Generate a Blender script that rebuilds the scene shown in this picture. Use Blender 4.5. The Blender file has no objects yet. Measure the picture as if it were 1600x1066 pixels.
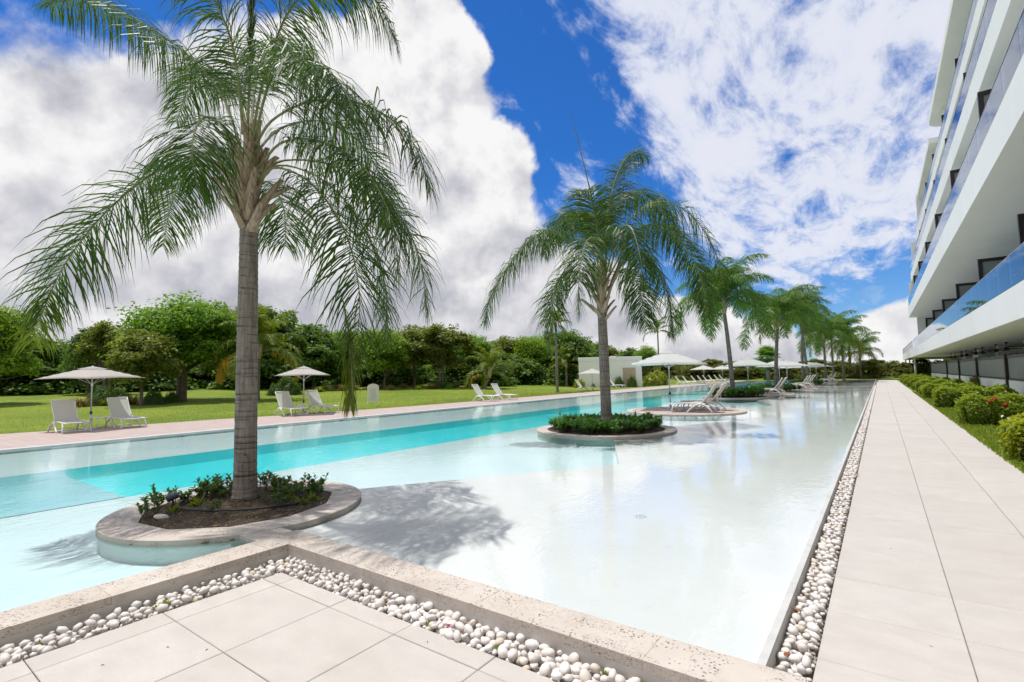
import bpy, bmesh, math, random
import numpy as np
from mathutils import Vector, Matrix
R = math.radians
random.seed(7); rng = np.random.default_rng(11)
scene = bpy.context.scene
col = scene.collection

# ------------------------------------------------------------------ camera
EYE = np.array([0.0, 0.0, 1.7]); FPX = 788.15
YAW, PIT, ROL = R(36.0487), R(3.935), R(-1.1823)
_fh = np.array([-math.sin(YAW), math.cos(YAW), 0]); _rt = np.array([math.cos(YAW), math.sin(YAW), 0]); _uz = np.array([0, 0, 1.0])
FW = _fh*math.cos(PIT) + _uz*math.sin(PIT); _up = _uz*math.cos(PIT) - _fh*math.sin(PIT)
RT = _rt*math.cos(ROL) + _up*math.sin(ROL); UP = _up*math.cos(ROL) - _rt*math.sin(ROL)
cam_d = bpy.data.cameras.new('camera'); cam = bpy.data.objects.new('camera', cam_d); col.objects.link(cam)
cam_d.sensor_width = 36; cam_d.lens = FPX/1600*36; cam_d.clip_start = .05; cam_d.clip_end = 5000
cam.matrix_world = Matrix(((RT[0], UP[0], -FW[0], EYE[0]), (RT[1], UP[1], -FW[1], EYE[1]), (RT[2], UP[2], -FW[2], EYE[2]), (0, 0, 0, 1)))
scene.camera = cam

def ray(px, py):
    d = FW*FPX + RT*(px-800) - UP*(py-533); return d/np.linalg.norm(d)
def at(px, py, z=0.0):                      # photo pixel -> point on the level z
    d = ray(px, py); return EYE + d*((z-EYE[2])/d[2])
def dp(px, py, depth):                      # photo pixel -> point at a given distance along the view axis
    d = FW*FPX + RT*(px-800) - UP*(py-533); return EYE + d*(depth/FPX)

# ------------------------------------------------------------------ world, sun, exposure
SUN_EL, SUN_AZ = R(76.5), R(262)              # azimuth measured from +Y towards +X
sun_dir = np.array([math.sin(SUN_AZ)*math.cos(SUN_EL), math.cos(SUN_AZ)*math.cos(SUN_EL), math.sin(SUN_EL)])
sl = bpy.data.lights.new('sun', 'SUN'); sl.energy = 4.0; sl.angle = R(.8); sl.color = (1, .965, .91)
so = bpy.data.objects.new('sun', sl); col.objects.link(so); so.location = (0, 0, 60)
so.rotation_euler = Vector(-sun_dir).to_track_quat('-Z', 'Y').to_euler()
scene.render.engine = 'CYCLES'
scene.cycles.use_denoising = True
scene.cycles.max_bounces = 8; scene.cycles.diffuse_bounces = 6; scene.cycles.transparent_max_bounces = 14
scene.cycles.use_adaptive_sampling = True; scene.cycles.adaptive_threshold = .02
scene.cycles.caustics_reflective = False; scene.cycles.caustics_refractive = False
scene.view_settings.view_transform = 'Standard'; scene.view_settings.look = 'None'
scene.view_settings.exposure = 0.0; scene.view_settings.gamma = 1.0; scene.view_settings.use_curve_mapping = False

class NT:                                   # tiny node-tree writer
    def __init__(s, tree): s.t = tree; s.n = tree.nodes; s.l = tree.links
    def new(s, kind, **kw):
        n = s.n.new(kind)
        for k, v in kw.items():
            if k in n.inputs: s.put(n.inputs[k], v)
            else: setattr(n, k, v)
        return n
    def put(s, inp, v):
        if hasattr(v, 'is_output') or isinstance(v, bpy.types.NodeSocket): s.l.new(v, inp)
        else: inp.default_value = v
    def math(s, op, a, b=None, c=None, clamp=False):
        n = s.n.new('ShaderNodeMath'); n.operation = op; n.use_clamp = clamp
        for i, v in enumerate((a, b, c)):
            if v is not None: s.put(n.inputs[i], v)
        return n.outputs[0]
    def vmath(s, op, a, b=None):
        n = s.n.new('ShaderNodeVectorMath'); n.operation = op
        s.put(n.inputs[0], a)
        if b is not None: s.put(n.inputs['Scale' if op == 'SCALE' else 1], b)
        return n.outputs['Value'] if op in ('DOT_PRODUCT', 'LENGTH') else n.outputs[0]
    def mapr(s, v, a, b, c=0.0, d=1.0, smooth=False):
        n = s.n.new('ShaderNodeMapRange'); n.interpolation_type = 'SMOOTHSTEP' if smooth else 'LINEAR'
        for i, q in enumerate((v, a, b, c, d)): s.put(n.inputs[i], q)
        return n.outputs[0]
    def mix(s, f, a, b, mode='MIX'):
        n = s.n.new('ShaderNodeMix'); n.data_type = 'RGBA'; n.blend_type = mode
        s.put(n.inputs[0], f); s.put(n.inputs[6], c4(a)); s.put(n.inputs[7], c4(b)); return n.outputs[2]
    def noise(s, vec, scale, detail=4, rough=.55, col=False, dist=0.0):
        n = s.n.new('ShaderNodeTexNoise'); s.put(n.inputs['Vector'], vec) if vec is not None else None
        n.inputs['Scale'].default_value = scale; n.inputs['Detail'].default_value = detail; n.inputs['Roughness'].default_value = rough
        n.inputs['Distortion'].default_value = dist
        return n.outputs['Color' if col else 'Fac']
def c4(c):
    if isinstance(c, (tuple, list)) and len(c) == 3: return (*c, 1)
    return c

world = bpy.data.worlds.new('World'); scene.world = world; world.use_nodes = True
def build_sky():
    W = NT(world.node_tree); W.n.clear()
    out = W.new('ShaderNodeOutputWorld'); bg = W.new('ShaderNodeBackground')
    bg.inputs['Strength'].default_value = .15; W.l.new(bg.outputs[0], out.inputs[0])
    sky = W.new('ShaderNodeTexSky', sky_type='NISHITA', sun_disc=False, sun_elevation=SUN_EL, sun_rotation=SUN_AZ,
                air_density=1.0, dust_density=.25, ozone_density=3.5, altitude=0)
    tc = W.new('ShaderNodeTexCoord'); d = tc.outputs['Generated']
    wob = W.noise(d, 3.0, 6, .6, col=True)
    wob = W.vmath('SUBTRACT', wob, (.5, .5, .5))
    dw = W.vmath('ADD', d, W.vmath('SCALE', wob, .17))
    dw = W.vmath('NORMALIZE', dw)
    def blob(px, py, r, amt=1.0):
        v = ray(px, py); a = math.atan(r/FPX)
        dot = W.vmath('DOT_PRODUCT', dw, tuple(v))
        return W.mapr(dot, math.cos(a*1.28), math.cos(a*.45), 0, amt, True)
    def union(bl):
        m = blob(*bl[0])
        for b in bl[1:]: m = W.math('MAXIMUM', m, blob(*b))
        return m
    # great cumulus banks
    cum = union([(-150, 410, 230), (20, 365, 145), (205, 215, 95), (330, 250, 150), (500, 235, 165), (640, 160, 125), (700, 75, 62), (755, 265, 78),
                 (640, 400, 220), (830, 440, 100), (160, 430, 260), (960, 490, 90), (1090, 525, 75), (1190, 540, 50), (-300, 520, 280), (300, 150, 60), (440, 130, 60),
                 (1400, 540, 58), (1480, 520, 60), (1290, 530, 26), (1345, 455, 26, .5)])
    z = W.new('ShaderNodeSeparateXYZ', Vector=d).outputs['Z']
    # sky out of view: cumulus of the same sort, cover thickened to brighten shadows
    big = W.noise(d, 2.6, 3, .5)
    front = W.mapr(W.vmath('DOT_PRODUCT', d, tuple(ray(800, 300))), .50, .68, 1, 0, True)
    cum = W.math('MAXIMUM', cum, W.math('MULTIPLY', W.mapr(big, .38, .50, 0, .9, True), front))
    # pale bank low over the trees
    low = W.mapr(z, .0, .13, 1, 0, True)
    lowm = W.mapr(W.vmath('DOT_PRODUCT', d, tuple(ray(1400, 470))), .86, .97, 1.0, .25, True)
    cum = W.math('MAXIMUM', cum, W.math('MULTIPLY', W.math('MULTIPLY', low, lowm), .9))
    puff = W.noise(d, 7.5, 9, .6)
    dens = W.math('ADD', cum, W.math('MULTIPLY', W.math('SUBTRACT', puff, .5), 1.05))
    aC = W.mapr(dens, .28, .64, 0, 1, True)
    # high broken sheet on the right
    sheet = union([(1120, 40, 140), (1180, 130, 150), (1330, 170, 190), (1240, 290, 130), (1090, 200, 80), (1480, 60, 220), (1160, 270, 90), (1240, 390, 50, .6), (900, 285, 40, .5), (960, 20, 60, .6), (1150, -120, 200)])
    sheet = W.math('MAXIMUM', sheet, W.math('MULTIPLY', front, W.mapr(W.noise(d, 1.9, 3, .5), .35, .55, .2, .9, True)))  # out of view, extra sheet cloud added for more fill in the shadows
    zz = W.math('ADD', z, .12)
    pl = W.vmath('DIVIDE', d, W.new('ShaderNodeCombineXYZ', X=zz, Y=zz, Z=zz).outputs[0])
    st = W.new('ShaderNodeMapping', Vector=pl); st.inputs['Rotation'].default_value = (0, 0, R(25)); st.inputs['Scale'].default_value = (2.6, 1.1, 0.01)
    rip = W.noise(st.outputs[0], 2.4, 10, .66, dist=.35)
    rip2 = W.noise(d, 16, 6, .6)
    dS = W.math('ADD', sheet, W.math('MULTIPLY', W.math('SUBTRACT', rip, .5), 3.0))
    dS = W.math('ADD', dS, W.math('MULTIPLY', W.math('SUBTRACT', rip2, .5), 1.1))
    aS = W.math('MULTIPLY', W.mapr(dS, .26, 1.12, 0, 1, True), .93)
    # cumulus relief: lit where the cloud thins out towards the sun, grey in its depth
    sv = tuple(np.array([.10, .02, .055]))
    p2 = W.noise(W.vmath('ADD', d, (-.02, -.015, .05)), 7.5, 5, .55)
    p1 = W.noise(d, 7.5, 5, .55)
    rel = W.math('SUBTRACT', p1, p2)
    soft = W.noise(W.vmath('ADD', d, (.3, .1, .6)), 3.2, 4, .5)
    thick = W.mapr(dens, .5, 1.35, 0, 1, True)
    lum = W.math('ADD', .93, W.math('MULTIPLY', rel, 1.05))
    lum = W.math('SUBTRACT', lum, W.math('MULTIPLY', thick, W.mapr(soft, .38, .62, .0, .16, True)))
    lum = W.math('SUBTRACT', lum, W.math('MULTIPLY', lowm, W.mapr(z, .02, .34, .14, 0, True)))
    lum = W.math('MAXIMUM', W.math('MINIMUM', lum, 1.0), .62)
    cc = W.mix(W.mapr(lum, .58, .95), (.74, .76, .86), (1.0, .99, .985))
    cc = W.mix(1.0, cc, W.new('ShaderNodeCombineXYZ', X=lum, Y=lum, Z=lum).outputs[0], 'MULTIPLY')
    cc = W.mix(1.0, cc, (6.3, 6.3, 6.4), 'MULTIPLY')
    cs = W.mix(W.mapr(dS, .4, 1.3), (4.6, 5.0, 6.1), (5.6, 5.7, 6.2))
    blue = W.mix(1.0, sky.outputs[0], (1, 1, 1), 'MULTIPLY')
    blue = W.mix(1.0, blue, W.mix(W.mapr(z, .02, .36, 0, 1, True), (.40, .60, .86), (.15, .47, .88)), 'MULTIPLY')
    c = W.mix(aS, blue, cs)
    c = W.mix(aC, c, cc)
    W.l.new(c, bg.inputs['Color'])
build_sky()

# ------------------------------------------------------------------ materials
MATS = {}
def mat(name, build, **kw):
    m = bpy.data.materials.new(name); m.use_nodes = True; N = NT(m.node_tree); N.n.clear()
    out = N.new('ShaderNodeOutputMaterial'); sh = build(N, **kw); N.l.new(sh, out.inputs['Surface'])
    MATS[name] = m; return m
def coords(N, kind='Object'): return N.new('ShaderNodeTexCoord').outputs[kind]
def wpos(N): return N.new('ShaderNodeNewGeometry').outputs['Position']
def bump(N, h, strength=.3, dist=.02):
    return N.new('ShaderNodeBump', Height=h, Strength=strength, Distance=dist).outputs[0]
def princ(N, color, rough=.6, normal=None, metal=0.0, spec=.5):
    p = N.new('ShaderNodeBsdfPrincipled'); N.put(p.inputs['Base Color'], c4(color)); N.put(p.inputs['Roughness'], rough)
    p.inputs['Metallic'].default_value = metal; p.inputs['Specular IOR Level'].default_value = spec
    if normal is not None: N.l.new(normal, p.inputs['Normal'])
    return p.outputs[0]
def objrand(N): return N.new('ShaderNodeObjectInfo').outputs['Random']

def m_paving(N):
    p = wpos(N); mp = N.new('ShaderNodeMapping', Vector=p); mp.inputs['Scale'].default_value = (1.0, 1.9, 1)
    streak = N.noise(mp.outputs[0], 3.2, 8, .62); fine = N.noise(p, 60, 4, .6); blot = N.noise(p, .9, 5, .6); spk = N.noise(p, 220, 2, .5)
    c = N.mix(N.mapr(streak, .35, .68), (.510, .470, .432), (.582, .543, .503))
    c = N.mix(N.mapr(fine, .35, .7, 0, .35), c, (.45, .41, .37))
    c = N.mix(N.mapr(blot, .52, .75, 0, .40, True), c, (.42, .365, .32))
    c = N.mix(N.mapr(spk, .66, .74, 0, .65), c, (.30, .26, .23))
    c = N.mix(N.mapr(N.noise(p, 130, 3, .7), .60, .68, 0, .5), c, (.40, .35, .31))
    c = N.mix(N.math('MULTIPLY', objrand(N), .38), c, (.45, .41, .37))
    return princ(N, c, N.mapr(streak, .3, .7, .55, .75), bump(N, N.math('ADD', fine, streak), .25, .003))
mat('paving_stone', m_paving)
def m_trav(N):
    p = wpos(N); mp = N.new('ShaderNodeMapping', Vector=p); mp.inputs['Scale'].default_value = (1, 1, 3)
    v = N.new('ShaderNodeTexVoronoi', Scale=44.0, Vector=N.vmath('ADD', mp.outputs[0], N.vmath('SCALE', N.noise(p, 20, 3, .6, col=True), .04)))
    cl = N.noise(p, 5.5, 5, .65); band = N.noise(p, 2.2, 4, .6); fine = N.noise(p, 90, 3, .6)
    pit = N.math('MULTIPLY', N.mapr(v.outputs['Distance'], .18, .34, 1, 0, True), N.mapr(cl, .44, .56, 0, 1, True))
    v2 = N.new('ShaderNodeTexVoronoi', Scale=95.0, Vector=mp.outputs[0]); pit = N.math('MAXIMUM', pit, N.math('MULTIPLY', N.mapr(v2.outputs['Distance'], .16, .30, .8, 0, True), N.mapr(N.noise(p, 3.1, 5, .7), .47, .58, 0, 1, True)))
    c = N.mix(N.mapr(band, .35, .65), (.50, .43, .37), (.62, .56, .505))
    c = N.mix(N.mapr(fine, .3, .7, 0, .4), c, (.52, .44, .375))
    c = N.mix(N.mapr(N.noise(p, 9, 5, .7), .58, .72, 0, .5, True), c, (.47, .35, .27))
    c = N.mix(N.math('MULTIPLY', objrand(N), .25), c, (.47, .41, .35))
    c = N.mix(N.math('MULTIPLY', pit, .78), c, (.12, .09, .075))
    h = N.math('SUBTRACT', N.math('MULTIPLY', fine, .3), N.math('MULTIPLY', pit, 1.6))
    return princ(N, c, .72, bump(N, h, .7, .006))
mat('travertine', m_trav)
def m_plaster(N, a=(.46, .44, .42), b=(.36, .33, .30)):
    p = wpos(N); n = N.noise(p, 4, 6, .65); s = N.noise(p, 40, 3, .6)
    return princ(N, N.mix(N.mapr(n, .4, .7, 0, 1, True), a, b), .8, bump(N, s, .25, .004))
mat('grey_plaster', m_plaster, a=(.56, .53, .50), b=(.45, .41, .37))
mat('weir_concrete', m_plaster, a=(.56, .55, .54), b=(.47, .46, .45))
def m_pebble(N, tint=False):
    r = N.new('ShaderNodeAttribute', attribute_name='tint').outputs['Fac'] if tint else objrand(N)
    p = wpos(N); n = N.noise(p, 55, 4, .6); n2 = N.noise(p, 18, 3, .5)
    c = N.mix(N.mapr(r, 0, .9), (.77, .735, .715), (.70, .64, .60))
    c = N.mix(N.mapr(r, .96, .985), c, (.60, .50, .38))
    c = N.mix(N.mapr(n2, .5, .72, 0, .35), c, (.46, .41, .38))
    c = N.mix(N.mapr(n, .62, .75, 0, .4), c, (.50, .44, .40))
    return princ(N, c, .62, bump(N, n, .2, .003))
mat('pebble', m_pebble); mat('pebble_mass', m_pebble, tint=True)
def m_soil(N):
    p = wpos(N); n = N.noise(p, 26, 8, .75); v = N.new('ShaderNodeTexVoronoi', Scale=75.0, Vector=p).outputs['Distance']
    c = N.mix(N.mapr(n, .35, .68), (.055, .036, .024), (.185, .125, .082))
    c = N.mix(N.mapr(v, .0, .16, .5, 0), c, (.28, .21, .15))
    return princ(N, c, .95, bump(N, N.math('ADD', n, v), .9, .03))
mat('mulch', m_soil)
def m_pool(N, a, b, s=.8, stain=.0):
    p = wpos(N); n = N.noise(p, s, 6, .6); n2 = N.noise(p, 6, 5, .7)
    c = N.mix(N.mapr(n, .35, .68, 0, 1, True), a, b)
    if stain: c = N.mix(N.math('MULTIPLY', N.mapr(n2, .56, .74, 0, stain, True), N.mapr(n, .5, .62, 0, 1, True)), c, (.58, .52, .44))
    return princ(N, c, .85)
mat('beach_floor', m_pool, a=(.775, .76, .745), b=(.735, .725, .71), stain=.5)
mat('shelf_floor', m_pool, a=(.62, .79, .81), b=(.57, .76, .785))
mat('far_shelf_floor', m_pool, a=(.66, .81, .82), b=(.61, .78, .80))
mat('lane_floor', m_pool, a=(.050, .80, .86), b=(.035, .74, .81))
mat('lane_step', m_pool, a=(.27, .63, .69), b=(.23, .58, .65))
mat('lane_wall', m_pool, a=(.015, .60, .66), b=(.012, .55, .61))
mat('island_wall', m_pool, a=(.62, .80, .76), b=(.54, .74, .70))
def m_water(N):
    p = wpos(N); mp = N.new('ShaderNodeMapping', Vector=p); mp.inputs['Scale'].default_value = (1.6, .8, 1); mp.inputs['Rotation'].default_value = (0, 0, R(30))
    n1 = N.noise(mp.outputs[0], 5.5, 3, .55, dist=.6); n2 = N.noise(p, 17, 2, .5); calm = N.mapr(N.noise(p, .22, 3, .5), .40, .62, .25, 1.0, True)
    h = N.math('MULTIPLY', N.math('ADD', n1, N.math('MULTIPLY', n2, .3)), calm)
    nb = bump(N, h, .11, .05)
    gl = N.new('ShaderNodeBsdfGlossy', Roughness=.025); gl.inputs['Color'].default_value = (1, 1, 1, 1); N.l.new(nb, gl.inputs['Normal'])
    tr = N.new('ShaderNodeBsdfTransparent'); tr.inputs['Color'].default_value = (.955, .992, .995, 1)
    fr = N.new('ShaderNodeFresnel', IOR=1.33); N.l.new(nb, fr.inputs['Normal'])
    mx = N.new('ShaderNodeMixShader'); N.l.new(fr.outputs[0], mx.inputs[0]); N.l.new(tr.outputs[0], mx.inputs[1]); N.l.new(gl.outputs[0], mx.inputs[2])
    return mx.outputs[0]
mat('water', m_water)
def m_lawn(N):
    p = wpos(N); a = N.noise(p, .16, 5, .6); b = N.noise(p, 1.4, 6, .65); f = N.noise(p, 22, 4, .7)
    c = N.mix(N.mapr(a, .35, .65, 0, 1, True), (.150, .215, .024), (.235, .285, .036))
    c = N.mix(N.mapr(b, .45, .72, 0, .55, True), c, (.11, .175, .020))
    c = N.mix(N.mapr(f, .45, .75, 0, .6), c, (.08, .13, .015))
    c = N.mix(N.mapr(N.noise(p, .55, 4, .6), .62, .74, 0, .45, True), c, (.27, .26, .07))
    return princ(N, c, .9, bump(N, N.math('ADD', f, b), .8, .05), spec=.2)
mat('lawn', m_lawn)
def m_deck(N):
    p = wpos(N); br = N.new('ShaderNodeTexBrick', Vector=p, Scale=1.0); br.inputs['Mortar Size'].default_value = .012
    br.inputs['Brick Width'].default_value = .6; br.inputs['Row Height'].default_value = .3
    br.inputs['Color1'].default_value = (.47, .375, .335, 1); br.inputs['Color2'].default_value = (.43, .335, .30, 1); br.inputs['Mortar'].default_value = (.36, .29, .26, 1)
    n = N.noise(p, 2.4, 6, .65)
    return princ(N, N.mix(N.mapr(n, .45, .7, 0, .5), br.outputs['Color'], (.37, .28, .245)), .8, bump(N, N.noise(p, 40, 3), .2, .004))
mat('deck_paver', m_deck)
def m_bark(N, a, b, ring=0.0, dark=(.05, .035, .025)):
    p = coords(N); n = N.noise(p, 9, 7, .7); mp = N.new('ShaderNodeMapping', Vector=p); mp.inputs['Scale'].default_value = (14, 14, 1.2)
    st = N.noise(mp.outputs[0], 2, 6, .65)
    c = N.mix(N.mapr(st, .35, .65), a, b)
    c = N.mix(N.mapr(n, .55, .72, 0, .75, True), c, dark)
    h = N.math('ADD', st, n)
    if ring:
        z = N.new('ShaderNodeSeparateXYZ', Vector=p).outputs['Z']
        w = N.math('SINE', N.math('MULTIPLY', N.math('ADD', z, N.math('MULTIPLY', N.noise(p, 2.5, 3), .10)), ring))
        rg = N.math('MULTIPLY', N.mapr(w, .86, 1.0, 0, .6, True), N.mapr(N.noise(p, 5, 3), .42, .6, 0, 1, True))
        c = N.mix(N.math('MULTIPLY', rg, .75), c, dark); h = N.math('SUBTRACT', h, N.math('MULTIPLY', rg, 1.2))
    return princ(N, c, .92, bump(N, h, .8, .015), spec=.2)
mat('palm_bark', m_bark, a=(.200, .165, .138), b=(.370, .320, .275), ring=56)
mat('far_palm_bark', m_bark, a=(.17, .145, .12), b=(.28, .245, .205), ring=30)
mat('leaf_base', m_bark, a=(.32, .20, .13), b=(.68, .55, .41), dark=(.16, .075, .040))
mat('tree_bark', m_bark, a=(.10, .08, .06), b=(.20, .165, .13))
def m_leaf(N, a, b, dry=None, trans=.32, rough=.45):
    trans = min(.5, trans+.08)
    t = N.new('ShaderNodeAttribute', attribute_name='tint').outputs['Fac']
    c = N.mix(t, a, b)
    if dry is not None: c = N.mix(N.mapr(t, .93, .97), c, dry)
    c = N.mix(N.math('MULTIPLY', objrand(N), .28), c, N.mix(.5, a, b))
    di = princ(N, c, rough, spec=.35)
    tl = N.new('ShaderNodeBsdfTranslucent'); N.l.new(N.mix(1.0, c, (1.35, 1.35, .55), 'MULTIPLY'), tl.inputs['Color'])
    mx = N.new('ShaderNodeMixShader'); mx.inputs[0].default_value = trans; N.l.new(di, mx.inputs[1]); N.l.new(tl.outputs[0], mx.inputs[2])
    return mx.outputs[0]
mat('frond', m_leaf, a=(.030, .076, .017), b=(.118, .190, .032), trans=.36, rough=.42)
mat('frond_old', m_leaf, a=(.11, .17, .02), b=(.25, .27, .03), trans=.35)
mat('frond_far', m_leaf, a=(.070, .155, .030), b=(.190, .310, .055), trans=.40)
mat('coconut_frond', m_leaf, a=(.10, .16, .018), b=(.24, .28, .03), dry=(.50, .30, .03), trans=.35)
mat('coconut_gold', m_leaf, a=(.38, .26, .02), b=(.55, .36, .03), trans=.3)
mat('leaf_bright', m_leaf, a=(.085, .190, .020), b=(.240, .400, .045), trans=.42)
mat('leaf_dark', m_leaf, a=(.050, .112, .026), b=(.180, .285, .056), trans=.42)
mat('leaf_olive', m_leaf, a=(.095, .135, .026), b=(.265, .300, .065), trans=.42)
mat('leaf_yellow', m_leaf, a=(.11, .21, .018), b=(.30, .43, .035), trans=.42)
mat('leaf_scrub', m_leaf, a=(.065, .100, .018), b=(.215, .225, .045), dry=(.28, .19, .08), trans=.34)
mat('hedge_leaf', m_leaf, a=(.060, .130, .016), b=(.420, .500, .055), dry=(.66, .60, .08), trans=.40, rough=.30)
mat('hedge_gold', m_leaf, a=(.12, .18, .018), b=(.56, .58, .045), dry=(.58, .42, .07), trans=.36, rough=.35)
mat('cover_leaf', m_leaf, a=(.045, .135, .030), b=(.165, .320, .065), trans=.32, rough=.3)
mat('young_leaf', m_leaf, a=(.045, .105, .024), b=(.165, .265, .050), trans=.3, rough=.35)
mat('straw', m_leaf, a=(.20, .16, .07), b=(.42, .33, .17), trans=.25)
mat('grass_blade', m_leaf, a=(.150, .215, .022), b=(.290, .345, .045), trans=.38)
mat('petal_red', lambda N: princ(N, (.62, .045, .025), .5))
mat('petal_pink', lambda N: princ(N, (.45, .02, .16), .5))
def m_plain(N, c, rough=.5, metal=0.0, var=.06):
    p = wpos(N); n = N.noise(p, 7, 5, .6)
    return princ(N, N.mix(N.mapr(n, .4, .7, 0, 1), c, tuple(x*(1-var*2) for x in c)), rough, metal=metal)
mat('white_resin', m_plain, c=(.78, .78, .77), rough=.35)
mat('midrib', m_plain, c=(.26, .27, .09), rough=.5, var=.15)
mat('dark_midrib', m_plain, c=(.10, .15, .04), rough=.5, var=.15)
mat('spathe', m_plain, c=(.24, .085, .040), rough=.6, var=.2)
def m_sling(N, c, s=260):
    p = coords(N); w = N.math('MULTIPLY', N.math('SINE', N.math('MULTIPLY', N.new('ShaderNodeSeparateXYZ', Vector=p).outputs['Y'], s)), .5)
    di = princ(N, N.mix(N.mapr(N.noise(p, 3, 4), .4, .7, 0, .2), c, tuple(x*.85 for x in c)), .7, bump(N, w, .25, .003))
    tl = N.new('ShaderNodeBsdfTranslucent'); tl.inputs['Color'].default_value = (*c, 1)
    mx = N.new('ShaderNodeMixShader'); mx.inputs[0].default_value = .58; N.l.new(di, mx.inputs[1]); N.l.new(tl.outputs[0], mx.inputs[2]); return mx.outputs[0]
mat('grey_sling', m_sling, c=(.84, .83, .825)); mat('tan_sling', m_sling, c=(.62, .53, .47)); mat('canvas', m_sling, c=(.74, .705, .675), s=60)
mat('white_canvas', m_sling, c=(.80, .79, .77), s=60)
mat('pole_metal', m_plain, c=(.55, .56, .58), rough=.35, metal=.6); mat('dark_metal', m_plain, c=(.035, .032, .034), rough=.45)
mat('black_frame', m_plain, c=(.022, .016, .018), rough=.4, var=.2)
def m_render(N, c, d):
    p = wpos(N); n = N.noise(p, .5, 6, .65); mp = N.new('ShaderNodeMapping', Vector=p); mp.inputs['Scale'].default_value = (3, 3, .25); s = N.noise(mp.outputs[0], 1.4, 5, .65)
    k = N.mix(N.mapr(n, .42, .7, 0, .6, True), c, d); k = N.mix(N.mapr(s, .56, .75, 0, .4, True), k, d)
    return princ(N, k, .75, bump(N, N.noise(p, 30, 4), .12, .004))
mat('white_render', m_render, c=(.88, .88, .88), d=(.82, .82, .82)); mat('soffit', m_render, c=(.86, .845, .815), d=(.81, .80, .77))
mat('wall_render', m_render, c=(.80, .79, .775), d=(.74, .73, .71))
def m_glass(N, tint, refl=1.5, rough=.01, extra=0.0):
    gl = N.new('ShaderNodeBsdfGlossy', Roughness=rough); gl.inputs['Color'].default_value = (.9, .95, 1, 1)
    tr = N.new('ShaderNodeBsdfTransparent'); tr.inputs['Color'].default_value = (*tint, 1)
    fr = N.new('ShaderNodeFresnel', IOR=refl); f = N.math('ADD', fr.outputs[0], extra, clamp=True)
    mx = N.new('ShaderNodeMixShader'); N.l.new(f, mx.inputs[0]); N.l.new(tr.outputs[0], mx.inputs[1]); N.l.new(gl.outputs[0], mx.inputs[2]); return mx.outputs[0]
mat('balustrade_glass', m_glass, tint=(.84, .91, .94), refl=1.6, extra=.05)
mat('door_glass', m_glass, tint=(.06, .07, .08), refl=1.5, extra=.08)
def m_frost(N):
    p = wpos(N); n = N.noise(p, 1.2, 4); di = princ(N, N.mix(N.mapr(n, .35, .7), (.33, .36, .365), (.38, .41, .41)), .35)
    tl = N.new('ShaderNodeBsdfTranslucent'); tl.inputs['Color'].default_value = (.42, .46, .46, 1)
    mx = N.new('ShaderNodeMixShader'); mx.inputs[0].default_value = .3; N.l.new(di, mx.inputs[1]); N.l.new(tl.outputs[0], mx.inputs[2]); return mx.outputs[0]
mat('frosted_glass', m_frost)
mat('sand_stone', m_plaster, a=(.50, .40, .31), b=(.42, .33, .25))
mat('terrace', m_plain, c=(.72, .70, .67), rough=.7); mat('earth', m_plain, c=(.10, .09, .06), rough=.95)
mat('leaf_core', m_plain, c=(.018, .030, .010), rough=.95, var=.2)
mat('rubber', m_plain, c=(.025, .025, .027), rough=.5); mat('orange_leaf', m_plain, c=(.50, .13, .02), rough=.5, var=.2)
mat('grit', m_plain, c=(.42, .38, .34), rough=.95, var=.2)
mat('joint', m_plain, c=(.27, .225, .19), rough=.95, var=.2); mat('blue_grey', m_plain, c=(.07, .085, .13), rough=.5)
mat('algae', m_plain, c=(.10, .11, .025), rough=.9, var=.2)

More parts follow.
